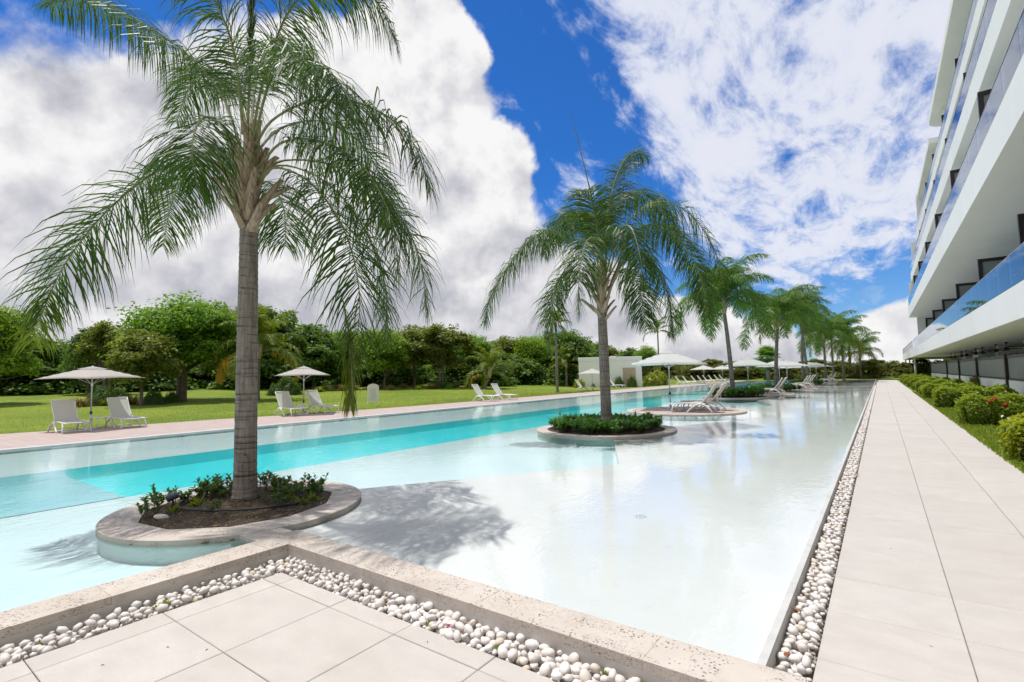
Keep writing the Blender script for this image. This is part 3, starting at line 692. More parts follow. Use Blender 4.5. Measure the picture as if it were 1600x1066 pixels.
def hero_palm(base, depth, label, trunk_h, r0, r1, fronds, lean, seed, npair, leaf, width, boot_n, boot_z, boot_sc, frond_opts={}):
    e = empty('palm_tree', base); tag(e, label, 'palm tree')
    mb = MB(); mb.lathe(trunk_prof(trunk_h, r0, r1, seed=seed), 28); bend(mb, lean[0], lean[1], trunk_h); mb.build('trunk', 'palm_bark', e, smooth=True)
    mb = MB(); mb.lathe([(r1*.95, trunk_h-.1), (r1*1.15, trunk_h+.25*boot_sc), (r1*1.0, trunk_h+.9*boot_sc), (r1*.55, trunk_h+1.5*boot_sc), (.03, trunk_h+1.9*boot_sc)], 20, lean); mb.build('crown_shaft', 'leaf_base', e, smooth=True)
    boots(e, boot_z[0], boot_z[1], r1*1.05, r1*.75, boot_n, seed, boot_sc, lean)
    B = np.array(base)
    for i, fr in enumerate(fronds):
        opt = dict(frond_opts); 
        if isinstance(fr, tuple): fr, o2 = fr; opt.update(o2)
        P = [dp(q[0], q[1], depth+(q[2] if len(q) > 2 else 0))-B for q in fr]
        Lr = sum(np.linalg.norm(np.array(P[k+1])-np.array(P[k])) for k in range(len(P)-1))
        me = frond_mesh(P, opt.pop('npair', int(npair*Lr/3)), opt.pop('leaf', leaf), opt.pop('width', width), seed=seed*100+i, **opt)
        inst('frond', me, e)
    return e
def gap(p): v = np.array(p)-EYE; return v@FW
b1 = np.array([-6.87, 3.38, .10]); d1 = gap((b1[0], b1[1], 3.5))
F1 = [
 ([(376, 285, 0), (325, 248, -.2), (262, 258, -.4), (172, 325, -.6), (100, 415, -.7), (62, 500, -.7)], dict(droop=1.19)),
 [(374, 225), (347, 150, .2), (292, 85, .3), (215, 32, .4), (140, -2, .5), (75, 10, .6)],
 ([(368, 240), (342, 190, -.4), (314, 187, -.8), (300, 230, -1.1), (308, 290, -1.2)], dict(droop=1.25)),
 ([(386, 210), (391, 110, 0), (394, 0, 0), (397, -110, .1)], dict(spread=.22, droop=.25, leaf=.34)),
 [(394, 210), (415, 112, .1), (455, 12, .2), (518, -32, .3), (583, -5, .4), (622, 70, .4)],
 ([(400, 225), (428, 186, -.2), (490, 158, -.4), (572, 165, -.6), (638, 212, -.7), (676, 300, -.8)], dict(droop=1.31, npair=150)),
 ([(404, 272), (450, 250, .3), (530, 262, .6), (610, 315, .8), (656, 405, .9), (668, 490, .9)], dict(droop=1.19)),
 ([(400, 290), (430, 262, -.2), (488, 288, -.5), (540, 365, -.8), (562, 465, -1.0), (553, 560, -1.0)], dict(droop=1.31, npair=120)),
 ([(376, 258), (350, 232, .7), (300, 255, 1.3), (268, 320, 1.7), (255, 385, 1.8)], dict(droop=1.25)),
 ([(394, 300), (420, 285, .6), (443, 325, 1.1), (446, 385, 1.3)], dict(droop=1.25)),
 [(392, 205), (403, 105, .5), (430, 60, 1.2), (468, 85, 1.8), (495, 150, 2.1)],
 [(380, 210), (368, 95, -.1), (345, 20, -.2), (305, -42, -.4), (262, -40, -.5)],
 ([(398, 215), (424, 122, -.5), (462, 95, -1.0), (520, 115, -1.3), (560, 185, -1.5)], dict(droop=1.12)),
 ([(388, 215), (372, 150, .7), (340, 110, 1.4), (300, 130, 2.0), (275, 190, 2.3)], dict(droop=1.12)),
 ([(398, 240), (440, 200, .7), (500, 190, 1.3), (560, 220, 1.8), (600, 290, 2.1), (610, 360, 2.2)], dict(droop=1.12)),
 ([(404, 262), (442, 222, -.3), (505, 222, -.6), (568, 262, -.9), (612, 345, -1.1), (622, 430, -1.1)], dict(droop=1.2)),
 ([(402, 280), (440, 258, .2), (505, 282, .3), (562, 345, .3), (600, 440, .3), (604, 530, .3)], dict(droop=1.2)),
 ([(536, 470, -1.0), (546, 530, -1.0), (549, 590, -1.02), (547, 632, -1.0)], dict(t0=.0, npair=96, leaf=.52, spread=.45, droop=1.3, mats=('frond_old', 'midrib'), rw=.006)),
 ([(80, 452, -.7), (66, 490, -.7), (58, 520, -.7), (56, 540, -.7)], dict(t0=.0, npair=26, leaf=.50, spread=.8, droop=1.1, mats=('frond_old', 'midrib'), rw=.005)),
]
hero_palm(b1, d1, 'tall ringed grey palm rising from the round planter joined to the coping', 3.78, .138, .113, F1, (.0, .0), 5, 140, .98, .0160, 34, (3.62, 4.6), .78, dict(droop=1.38))
b2 = np.array([-6.5, 13.5, .12]); d2 = gap((b2[0], b2[1], 3.5))
F2 = [
 ([(936, 440), (902, 385, -.3), (852, 362, -.6), (802, 405, -.8), (768, 462, -.9), (757, 505, -.9)], dict(droop=1.25)),
 ([(932, 455), (905, 425, .3), (874, 435, .5), (862, 490, .6), (858, 545, .6)], dict(droop=1.38)),
 ([(944, 410), (928, 325), (906, 232, 0), (889, 168, .1)], dict(spread=.06, droop=.1, leaf=.3, npair=30)),
 [(946, 420), (948, 345), (962, 280, .3), (985, 240, .6), (1012, 245, .8)],
 ([(952, 425), (978, 350, -.3), (1030, 315, -.7), (1082, 338, -1.0), (1118, 395, -1.2), (1132, 450, -1.2)], dict(npair=110)),
 ([(954, 445), (985, 395, -.6), (1020, 410, -1.0), (1045, 465, -1.3), (1052, 525, -1.4)], dict(droop=1.38)),
 ([(951, 455), (975, 420, .5), (998, 450, .9), (1010, 510, 1.1)], dict(droop=1.38)),
 ([(938, 425), (915, 355, .5), (895, 330, 1.0), (870, 350, 1.5), (850, 400, 1.9)], {}),
 ([(952, 430), (998, 358, .5), (1050, 362, 1.0), (1092, 425, 1.4), (1105, 495, 1.6)], dict(droop=1.25)),
 ([(945, 430), (932, 375, -1.0), (915, 380, -1.7), (905, 430, -2.2), (905, 490, -2.3)], dict(droop=1.38)),
 ([(948, 425), (965, 365, -1.0), (985, 355, -1.8), (1000, 400, -2.3), (1005, 450, -2.5)], dict(droop=1.25)),
 ([(946, 420), (955, 330, .8), (985, 300, 1.6), (1030, 320, 2.4), (1060, 380, 2.8)], {}),
 ([(942, 425), (935, 350, 1.0), (905, 330, 2.0), (870, 370, 2.7)], {}),
 ([(944, 420), (930, 340, -.4), (918, 300, -.7), (900, 300, -1.0)], {}),
]
p2 = hero_palm(b2, d2, 'palm with a bare upright spear leaf in the planter of dense ground cover', 3.35, .152, .128, F2, (-.03, 0), 9, 124, 1.15, .023, 22, (3.15, 4.2), .85, dict(droop=1.38, rw=.026, segs=4))
mb = MB(); P = [dp(931, 452, d2)-b2, dp(922, 418, d2-.1)-b2, dp(905, 385, d2-.2)-b2, dp(890, 362, d2-.3)-b2]; mb.tube(catmull(P, 12), [.03, .05, .07, .085, .09, .09, .085, .08, .07, .055, .04, .02, .005], 7, squash=.4); mb.build('spathe', 'spathe', p2, smooth=True)
mb = MB(); P = [dp(951, 452, d2)-b2, dp(962, 425, d2-.1)-b2, dp(972, 405, d2-.2)-b2]; mb.tube(catmull(P, 8), [.03, .05, .065, .07, .065, .055, .04, .02, .005], 7, squash=.4); mb.build('spathe', 'spathe', p2, smooth=True)

# generic feather palms farther along the pool: fronds shared between them
def frond_set(kind, n, L, leaf, width, npair, mats, sag, seed, segs=3, droop=1.0):
    out = []
    for i in range(n):
        el = R([84, 76, 66, 54, 40, 20][i % 6]); g = np.random.default_rng(seed+i)
        out.append(frond_mesh(spread_curve(0, el, L*g.uniform(.9, 1.08), sag*(.75+.5*math.cos(el)), twist=g.normal(0, .2)), npair, leaf, width, droop, .16, 1.0, seed+i, mats, .024*L/3, segs))
    return out
QF = frond_set('queen', 6, 3.9, 1.05, .036, 96, ('frond_far', 'dark_midrib'), 2.0, 300)
QY = [frond_mesh(spread_curve(0, R(30), 3.4, 2.9), 80, 1.0, .034, 1.3, .16, 1.0, 880, ('frond_old', 'midrib'), .03, 3)]
def feather_palm(base, trunk_h, r, label, fset, nf, seed, cat='palm tree', sc=1.0, lean=(0, 0), group=None, bark='far_palm_bark', lowest=5, name='palm_tree', extra=None):
    g = np.random.default_rng(seed); e = empty(name, base); tag(e, label, cat, group)
    mb = MB(); mb.lathe(trunk_prof(trunk_h, r, r*.75, seed=seed, step=.16), 14); bend(mb, lean[0], lean[1], trunk_h); mb.build('trunk', bark, e, smooth=True)
    mb = MB(); mb.lathe([(r*.72, trunk_h-.05), (r*1.25, trunk_h+.3*sc), (r*1.05, trunk_h+.7*sc), (r*.3, trunk_h+1.2*sc)], 12, lean); mb.build('crown_shaft', 'leaf_base', e, smooth=True)
    for i in range(nf):
        t = i/(nf-1); k = min(int(t*(lowest+.99)), 5); s = sc*g.uniform(.88, 1.1)
        o = inst('frond', fset[k], e, (lean[0], lean[1], trunk_h+sc*(.75-.5*t)), (g.normal(0, .1), g.normal(0, .08), i*2.399+g.normal(0, .2)), s)
        if fset is QF and i >= nf-3-seed % 3 and seed % 2 == 0: o.data = QY[0]; o.name = 'dying_frond'
    return e
feather_palm((-7.47, 33.4, .12), 5.2, .145, 'bushy palm rising from the third round planter along the pool', QF, 28, 41, sc=1.0, lean=(-.25, -.1))
feather_palm((-6.4, 42.3, .12), 4.7, .145, 'palm with yellowish drooping fronds in the fourth round planter along the pool', QF, 24, 42, sc=.98, lean=(.3, .1))
feather_palm((-6.2, 60.8, .12), 6.4, .145, 'palm with dark leaning trunk in the fifth round planter along the pool', QF, 22, 43, sc=1.1, lean=(-.35, .1))
feather_palm((-7.2, 66.0, .12), 7.0, .145, 'palm in the sixth round planter along the pool', QF, 21, 44, sc=.95, lean=(.25, .2))
for i, (px, r, th, sc) in enumerate([(1318, 78, 4.6, 1.15), (1302, 84, 5.6, 1.2), (1345, 92, 3.4, 1.1), (1290, 74, 4.8, 1.1)]):
    p = place(px, r); p[2] = .1
    feather_palm(p, th, .15, ['palm with low hanging fronds at the far end of the pool', 'tall palm behind the others at the far end of the pool', 'short palm closest to the far scrub at the pool end', 'palm just before the far group at the pool end'][i], QF, 18, 50+i, sc=sc)

# fan palms
def fan_leaf(seed):
    g = np.random.default_rng(seed); mb = MB(); P = spread_curve(0, R(20), .8, .3); mb.tube(P, .015, 4, 1); c = np.array(P[-1]); n = 34
    for i in range(n):
        a = R(-150+300*i/(n-1)); L = .85*(1-.25*abs(i/(n-1)-.5)*2); d = np.array([math.cos(a), math.sin(a), .1]); s = np.array([-math.sin(a), math.cos(a), 0])*.035
        m1 = c+d*L*.55; t = c+d*L+np.array([0, 0, -.28*L]); mb.add([c-s*.3, c+s*.3, m1+s, m1-s], [(0, 1, 2, 3)], 0, g.uniform()); mb.add([m1-s, m1+s, t+s*.1, t-s*.1], [(0, 1, 2, 3)], 0, g.uniform())
    return mb.mesh('fan_leaf', ['frond_far', 'dark_midrib'], tint=True)
FL = [fan_leaf(s) for s in range(3)]
for i, (px, r, top, lab) in enumerate([(1329, 96, 518, 'tall fan palm standing behind the far pool palms'), (1200, 60, 545, 'fan palm half hidden by the trunk of a poolside palm')]):
    p = place(px, r); h = height_for(p, top)-1.1; e = empty('fan_palm', p); tag(e, lab, 'palm tree'); g = np.random.default_rng(i)
    MB().lathe(trunk_prof(h, .2, .16, step=.2, seed=i), 12).build('trunk', 'far_palm_bark', e, smooth=True)
    for k in range(30): inst('fan_leaf', FL[k % 3], e, (0, 0, h), (g.normal(0, .2), R(-75+k*4.6), k*2.399), 1.05)

# coconut palms on the lawn
CF = frond_set('coco', 6, 3.6, .62, .075, 46, ('coconut_frond', 'midrib'), 1.7, 400)
GF = [frond_mesh(spread_curve(0, R(25), 2.7, 2.3), 40, .6, .085, 1.2, .2, 1.0, 77, ('coconut_gold', 'midrib'), .03, 3)]
def coconut(px, r, py_crown, label, nf, seed, sc=1.0, gold=0, rad=.16, lean=(0, 0)):
    p = place(px, r); h = max(.3, height_for(p, py_crown)); e = feather_palm(p, h, rad, label, CF, nf, seed, sc=sc, lean=lean)
    for k in range(gold): inst('dry_frond', GF[0], e, (lean[0], lean[1], h+.1), (0, .1, [3.85, .75, 4.7][k]), sc*1.25)
    return e
coconut(402, 44, 560, 'coconut palm with golden dying fronds behind the first parasols', 22, 61, 1.3, 3, .2, (.2, 0))
coconut(757, 56, 590, 'squat coconut palm with arching fronds on the lawn, leaning', 16, 62, 1.05, 1, .2, (.5, .3))
coconut(838, 72, 588, 'young coconut palm in the lawn row before the pavilion', 13, 63, .9)
coconut(826, 90, 586, 'small coconut palm behind the lawn grasses', 12, 64, .95)
coconut(885, 62, 575, 'coconut palm with a dark trunk beside the white pavilion', 14, 65, .9)
coconut(870, 46, 512, 'slender tall palm standing alone on the lawn by the deck', 12, 66, .55, 0, .13)
coconut(1030, 80, 522, 'slim palm rising behind the white pavilion', 14, 67, .85, 0, .13)
coconut(905, 70, 585, 'coconut palm partly hidden by a pool palm trunk', 12, 68, .8)

# ================================================================== BROADLEAF TREES AND SHRUBS
def crown_points(n, lobes, seed, shell=.55):
    """points spread through overlapping lobes, gathered in clumps"""
    g = np.random.default_rng(seed); L = np.array(lobes, float); w = (L[:, 3]*L[:, 4]); w /= w.sum(); nc = max(30, n//42)
    k = g.choice(len(L), nc, p=w); d = unit(g.normal(0, 1, (nc, 3))); d[:, 2] = np.where(d[:, 2] < -.35, -d[:, 2]*.5, d[:, 2])
    rr = g.uniform(shell, 1.05, nc)[:, None]; C = L[k, :3]+d*rr*np.stack([L[k, 3], L[k, 3], L[k, 4]], 1)
    q = g.integers(0, nc, n); sp = L[k][q, 3]*.155
    P = C[q]+np.clip(g.normal(0, 1, (n, 3)), -1.9, 1.9)*sp[:, None]*np.array([1, 1, .62]); tint = np.clip(g.beta(2, 1.7, nc)[q]*.8+g.normal(.16, .13, n), 0, 1)
    return P, unit(d[q]*.8+np.array([0, 0, .9])), tint, C
def tree_proto(seed, lobes, n, size, leafmat, trunk_h, r, limbs=7, lean=0.0, multi=1):
    g = np.random.default_rng(seed); P, N, T, C = crown_points(n, lobes, seed)
    crown = quad_mesh('crown', leaves(P, N, size, .6, seed, .62), [leafmat], T)
    mb = MB()
    for m in range(multi):
        ox = (m-(multi-1)/2)*.28; top = np.array([ox+lean*1.2, g.normal(0, .1), trunk_h])
        path = [np.array([ox*1.2, 0, -.3]), np.array([ox+lean*.25, .02, trunk_h*.35]), np.array([ox+lean*.75, .05, trunk_h*.7]), top]
        mb.tube(catmull(path, 9), [r*(1.35-.07*i) for i in range(10)], 8)
        for i in range(limbs):
            c = C[g.integers(len(C))]; s = top+(np.array([0, 0, -1])*g.uniform(0, .3)*trunk_h); mid = s*.5+c*.5+np.array([0, 0, -.25])+g.normal(0, .15, 3)
            mb.tube(catmull([s, mid, c], 6), [r*.55*(1-.14*q) for q in range(7)], 5)
    return crown, mb.mesh('trunk', ['tree_bark'], smooth=True)
# prototypes are 6 m tall
TP = {
 'bright': tree_proto(1, [(0, 0, 4.0, 2.3, 1.7), (-1.4, .3, 3.3, 1.5, 1.3), (1.2, -.3, 4.3, 1.4, 1.3), (.2, .8, 2.9, 1.9, 1.3), (0, -1, 2.6, 1.8, 1.2), (1.5, .2, 2.7, 1.3, 1.2)], 27000, .185, 'leaf_bright', 2.1, .13, 9, 0, 2),
 'bright_b': tree_proto(12, [(0, 0, 3.9, 2.0, 1.9), (-1.1, .4, 4.5, 1.2, 1.1), (1.3, -.2, 3.1, 1.4, 1.3), (.3, .9, 2.5, 1.7, 1.4), (-.9, -.6, 2.2, 1.4, 1.2)], 18000, .20, 'leaf_yellow', 1.8, .12, 8, .2, 1),
 'olive': tree_proto(2, [(0, 0, 4.2, 1.7, 1.6), (-1.2, .2, 3.5, 1.3, 1.1), (1.1, .3, 3.8, 1.4, 1.2), (.4, -.9, 2.8, 1.4, 1.2), (-.7, .5, 2.3, 1.3, 1.0)], 12000, .24, 'leaf_olive', 2.5, .11, 9, .35, 1),
 'olive_b': tree_proto(22, [(0, 0, 4.4, 1.5, 1.5), (-.9, .5, 3.4, 1.2, 1.1), (1.0, -.4, 3.9, 1.1, 1.2), (.1, .9, 2.6, 1.3, 1.2), (.8, .2, 2.2, 1.2, 1.0)], 12000, .24, 'leaf_olive', 2.6, .10, 10, -.2, 2),
 'dark': tree_proto(3, [(0, 0, 3.6, 2.3, 2.0), (-1.5, .2, 2.7, 1.6, 1.6), (1.5, .3, 3.0, 1.6, 1.7), (.2, -1, 2.0, 2.2, 1.4), (-.5, .6, 1.3, 2.4, 1.1), (.8, -.4, 4.7, 1.1, 1.0)], 15000, .27, 'leaf_dark', 1.6, .14, 6),
 'dark_b': tree_proto(33, [(0, 0, 3.2, 2.0, 2.2), (-1.2, .4, 3.9, 1.3, 1.4), (1.4, -.3, 2.6, 1.7, 1.7), (0, .5, 1.2, 2.3, 1.1)], 13000, .27, 'leaf_dark', 1.5, .14, 6),
 'bush': tree_proto(44, [(0, 0, 1.7, 2.2, 1.5), (-1.7, .3, 1.2, 1.6, 1.3), (1.6, -.2, 1.4, 1.7, 1.4), (0, .4, .35, 2.8, .5), (.8, .8, 2.6, 1.2, 1.0), (-1.2, -.6, .3, 2.0, .5), (1.4, -.5, .3, 2.0, .5)], 11000, .24, 'leaf_dark', .6, .08, 5),
 'scrub': tree_proto(4, [(0, 0, 2.8, 2.6, 1.9), (-2.0, .2, 2.3, 1.8, 1.7), (2.0, .2, 2.6, 1.8, 1.8), (.2, -.8, .7, 2.8, 1.0), (-1, .2, 4.2, 1.4, 1.2), (-1.5, -.5, .3, 2.2, .6), (1.5, -.5, .3, 2.2, .6)], 14000, .32, 'leaf_scrub', 1.2, .10, 5),
}
def tree(px, r, py_top, kind, label, name='broadleaf_tree', wide=1.0, group=None, rz=None, cat='tree', top_factor=5.75):
    p = place(px, r); h = height_for(p, py_top); s = h/top_factor
    e = empty(name, p, random.uniform(0, 6.28) if rz is None else rz); tag(e, label, cat, group); cr, tr = TP[kind]
    inst('trunk', tr, e, scale=(s, s, s)); inst('crown', cr, e, scale=(s*wide, s*wide, s)); return e
# individuals one can tell apart, left to right along the lawn
tree(284, 46, 466, 'bright', 'large round bright green tree standing free on the lawn', wide=1.12, rz=.4)
tree(222, 42, 520, 'olive', 'brownish olive tree with a thick leaning trunk beside the large bright green tree', wide=1.1, rz=2.6)
tree(168, 58, 503, 'olive_b', 'tall olive green tree with sparse crown behind the leaning tree', wide=.9)
tree(140, 60, 515, 'dark', 'dark narrow tree beside the sparse olive tree', wide=.7)
tree(-12, 50, 478, 'bright_b', 'pale yellow-green airy tree beside the wide dark glossy trees', wide=.9)
tree(32, 66, 530, 'dark', 'wide dark glossy tree mass at the lawn end', wide=1.7)
tree(95, 68, 528, 'dark_b', 'dark rounded tree next to the wide dark mass', wide=1.6)
tree(428, 62, 477, 'dark_b', 'tall dark tree behind the coconut palm with golden fronds', wide=1.0)
tree(352, 66, 482, 'olive_b', 'thin wispy tree between the bright tree and the coconut palm', wide=.8)
tree(490, 60, 510, 'dark', 'broad dark green tree with glossy leaves behind the second parasol', wide=1.2)
tree(545, 64, 516, 'bright_b', 'lime green tree beside the broad dark tree', wide=1.0)
tree(600, 58, 514, 'bright_b', 'lime green spreading tree behind the white sign board', wide=1.15, rz=1)
tree(648, 60, 512, 'olive', 'olive tree with open crown beyond the sign board', wide=1.15)
tree(690, 58, 508, 'olive_b', 'olive tree with twin stems among the lawn grasses', wide=1.35)
tree(735, 66, 524, 'bright', 'bushy mid green tree behind the squat coconut palm', wide=1.1)
tree(792, 72, 528, 'olive', 'small olive tree in the row before the pavilion', wide=1.1)
tree(835, 70, 524, 'bright_b', 'yellow-green tree in the row before the pavilion', wide=1.1)
tree(898, 64, 512, 'dark_b', 'dark tree with round head beside the white pavilion', wide=.95)
tree(868, 78, 518, 'olive_b', 'thin olive tree behind the slender tall palm', wide=1.1)
tree(985, 92, 545, 'dark', 'dark tree top showing above the pavilion roof', wide=1.2)
tree(1010, 88, 541, 'bright', 'green tree top showing above the pavilion corner', wide=.8)
# the wood behind
bk = [(-60, 82, 520), (60, 88, 538), (190, 84, 530), (250, 90, 528), (330, 86, 522), (390, 92, 528), (455, 80, 520), (520, 90, 530), (570, 84, 532), (620, 92, 535), (670, 86, 530), (715, 96, 536), (760, 92, 532), (805, 100, 538), (850, 98, 534), (900, 96, 535), (940, 104, 543)]
for i, (px, r, top) in enumerate(bk):
    tree(px, r, top-(6 if i % 5 == 1 else 0), ['dark', 'olive', 'scrub', 'dark_b', 'bright_b'][i % 5], 'tree of the wood closing off the lawn', 'wood_tree', wide=[1.9, 1.3, 1.7, 1.8, 1.4][i % 5], group='wood behind the lawn')
for i in range(22):                          # dense scrub belt beyond the pool end
    px = 965+i*23; tree(px, 99+5*math.sin(i*2.1)+max(0, (1200-px))*.03, 561+4*math.sin(i*1.7), 'scrub', 'olive brown scrub bush of the belt beyond the pool end', 'scrub_bush', wide=1.5, group='scrub belt', cat='bush')
for i in range(28):
    px = -90+i*37; tree(px, 70+5*math.sin(i*1.3), 560-9*abs(math.sin(i*1.9)), 'bush', 'low dark bush under the trees of the wood', 'undergrowth_bush', wide=1.5, top_factor=3.5, group='bushes under the wood', cat='bush')

# tufts and low shrubs on the lawn
def tuft_mesh(seed, n=220, h=.9, m='straw'):
    g = np.random.default_rng(seed); Q = []; T = []
    for i in range(n):
        a = g.uniform(0, 6.28); e = g.uniform(.2, 1.25); L = h*g.uniform(.6, 1.1); b = np.array([math.cos(a), math.sin(a), 0])*g.uniform(0, .18); d = np.array([math.cos(a)*math.cos(e), math.sin(a)*math.cos(e), math.sin(e)])
        m1 = b+d*L*.55; t = b+d*L+np.array([0, 0, -.22*L]); s = np.array([-math.sin(a), math.cos(a), 0])*.02
        Q += [[b-s, b+s, m1+s, m1-s], [m1-s, m1+s, t+s*.2, t-s*.2]]; T += [g.uniform()]*2
    return quad_mesh('blades', np.array(Q), [m], T)
TU = [tuft_mesh(1), tuft_mesh(2), tuft_mesh(3, m='grass_blade')]
def shrub_mesh(seed, n, rx, ry, rz, size, m, flat=.0):
    g = np.random.default_rng(seed); d = unit(g.normal(0, 1, (n, 3))); d[:, 2] = np.abs(d[:, 2]); P = d.copy()
    k = 1+.10*np.sin(d[:, :1]*9+seed)+.08*np.sin(d[:, 1:2]*11+d[:, 2:]*7)
    P = P*k*g.uniform(.55, 1.03, (n, 1))**.55*np.array([rx, ry, rz]); T = np.clip(g.beta(2, 2, n)*.7+.35*(P[:, 2]/rz)*g.uniform(.3, 1, n)-.1, 0, 1)
    return quad_mesh('foliage', leaves(P, d+np.array([0, 0, .5]), size, .55, seed), [m], T)
SH = {'dark': shrub_mesh(5, 2600, .75, .75, .95, .11, 'leaf_dark'), 'green': shrub_mesh(6, 2400, .7, .7, .7, .12, 'leaf_bright'), 'gold': shrub_mesh(7, 2600, .8, .8, 1.1, .14, 'hedge_gold')}
def low(px, py, kind, label, group=None, s=1.0, cat='shrub', name='shrub'):
    p = onlawn(px, py); e = empty(name, p, random.uniform(0, 6)); tag(e, label, cat, group)
    if kind == 'tuft': inst('blades', TU[random.randrange(2)], e, scale=s)
    elif kind == 'gtuft': inst('blades', TU[2], e, scale=s)
    else:
        inst('foliage', SH[kind], e, scale=s); mb = MB()
        for k in range(5): mb.tube([(0, 0, -.05), (.3*math.cos(k*1.3), .3*math.sin(k*1.3), .45)], [.02, .01], 5)
        inst('stems', mb.mesh('stems', ['tree_bark']), e, scale=s)
low(125, 636, 'tuft', 'straw coloured ornamental grass between the first two loungers', s=1.05, cat='grass', name='ornamental_grass')
low(205, 632, 'tuft', 'straw coloured grass clump behind the first side table', s=1.2, cat='grass', name='ornamental_grass')
low(160, 633, 'dark', 'dark square bush behind the first parasol pole', s=1.3)
low(185, 630, 'dark', 'dark bush beside the straw grass clump', s=1.1)
low(240, 632, 'dark', 'dark bush at the foot of the leaning trunk', s=1.0)
low(268, 629, 'dark', 'small round shrub between the leaning and the twin trunks', s=.8)
low(165, 634, 'gtuft', 'green grass clump under the first parasol', s=.9, cat='grass', name='ornamental_grass')
low(450, 617, 'dark', 'tall dark loose bush behind the second parasol', s=1.7)
low(432, 618, 'dark', 'low dark bush standing by the golden-fronded coconut palm', s=1.1)
for i, px in enumerate(list(range(500, 730, 19))+list(range(745, 930, 17))):
    low(px+random.uniform(-5, 5), 612-(px-500)*.03+random.uniform(-1.5, 1.5)-(3 if px > 740 else 0), 'tuft' if i % 4 else 'gtuft', 'dry grass clump in the long row across the lawn', 'row of ornamental grasses', random.uniform(.7, 1.15), 'grass', 'ornamental_grass')
for px, lab in ((686, 'dark ball shrub under the twin-stemmed olive tree'), (702, 'green round shrub in the grass row')): low(px, 607, 'dark' if px < 700 else 'green', lab, s=.9)
low(905, 606, 'gold', 'low yellow-green bush at the lawn end of the pavilion wall', s=.9)
low(1028, 602, 'gold', 'large yellow croton bush at the pavilion corner', s=1.7); low(1018, 603, 'gold', 'second croton bush against the pavilion end', s=1.3)

# lawn blades where the turf comes closest
def blades(name, n, xr, yr, zf, h, seed, keep=lambda x, y: True, skew=1.0):
    g = np.random.default_rng(seed); x = xr[1]+(xr[0]-xr[1])*g.uniform(0, 1, n)**skew; y = yr[0]+(yr[1]-yr[0])*g.uniform(0, 1, n)**1.5
    k = np.array([keep(a, b) for a, b in zip(x, y)]); x, y = x[k], y[k]; n = len(x); z = np.array([zf(a, b) for a, b in zip(x, y)])
    B = np.stack([x, y, z], 1); a = g.uniform(0, 6.28, n); s = np.stack([np.cos(a), np.sin(a), 0*a], 1)*.006*(1+y[:, None]*.05); d = np.stack([g.normal(0, .35, n), g.normal(0, .35, n), np.ones(n)], 1)*(h*g.uniform(.5, 1.2, n))[:, None]
    o = link(bpy.data.objects.new(name, quad_mesh(name, np.stack([B-s, B+s, B+d+s*.25, B+d-s*.25], 1), ['grass_blade'], g.uniform(0, 1, n)))); return o
tag(blades('grass', 56000, (1.70, 4.6), (1.0, 45), lambda x, y: -.014, .065, 1), 'short mown grass between the walk and the terrace fence', 'grass', kind='stuff')
def edge_x(y): return np.interp(y, [e[1] for e in edge], [e[0] for e in edge])
tag(blades('grass', 66000, (-48, -21), (-4, 44), lambda x, y: terrain(x, y)-.012, .055, 2, lambda x, y: x < edge_x(y)+.04, 1.9), 'mown lawn grass along the pool deck', 'grass', kind='stuff')

# ------------------------------------------------------------------ hedges along the walk
def hedge_mesh(seed, lx, ly, h, m):
    g = np.random.default_rng(seed); n = int(9500*(lx*h*2+lx*ly+ly*h*2)/5.2); P = []; N = []
    faces = [((1, 0, 0), ly*h), ((-1, 0, 0), ly*h), ((0, 1, 0), lx*h), ((0, -1, 0), lx*h), ((0, 0, 1), lx*ly)]; w = np.array([f[1] for f in faces]); k = g.choice(5, n, p=w/w.sum())
    U = g.uniform(-1, 1, (n, 3)); NN = np.array([f[0] for f in faces], float)[k]; P = np.where(NN != 0, NN, U); P[:, 2] = np.where(k == 4, 1, (P[:, 2]+1)/2)
    P3 = P.copy(); rad = np.linalg.norm(P[:, :2], axis=1); cz = np.clip((np.abs(P[:, :2]).max(1)-.75)/.25, 0, 1); P3[:, 2] *= 1-.16*cz*(P[:, 2] > .6)
    corner = np.clip((np.minimum(np.abs(P[:, 0]), np.abs(P[:, 1]))-.72)/.28, 0, 1); P3[:, :2] *= (1-.13*corner)[:, None]
    P3 = P3*np.array([lx/2, ly/2, h])
    lump = .055*np.sin(P3[:, :1]*7+seed)+.05*np.sin(P3[:, 1:2]*9+P3[:, 2:]*6+seed); P3 += NN*lump+g.normal(0, .028, (n, 3)); P3 -= NN*(g.uniform(0, 1, (n, 1))**2*.16)
    T = np.clip(g.beta(2, 2, n)*.62+.30*P[:, 2]+g.normal(0, .07, n)-.05, 0, 1)  # tint rises with height: sunlit hedge top put into the leaf colour
    return quad_mesh('foliage', leaves(P3, NN+np.array([0, 0, .75]), .092, .55, seed, .7), [m], T)
def blossom(seed):
    g = np.random.default_rng(seed); d = unit(g.normal(0, 1, (60, 3))+np.array([0, 0, .6])); return quad_mesh('flower', leaves(d*.055, d, .045, .8, seed, .3), ['petal_red'])
BL = blossom(1)
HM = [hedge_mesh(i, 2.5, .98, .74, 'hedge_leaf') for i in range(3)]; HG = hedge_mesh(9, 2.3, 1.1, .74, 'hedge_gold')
hl = ['clipped hedge with golden yellow tips at the walk edge', 'clipped green hedge with red blossoms beside the walk', 'clipped hedge row behind the one with red blossoms']
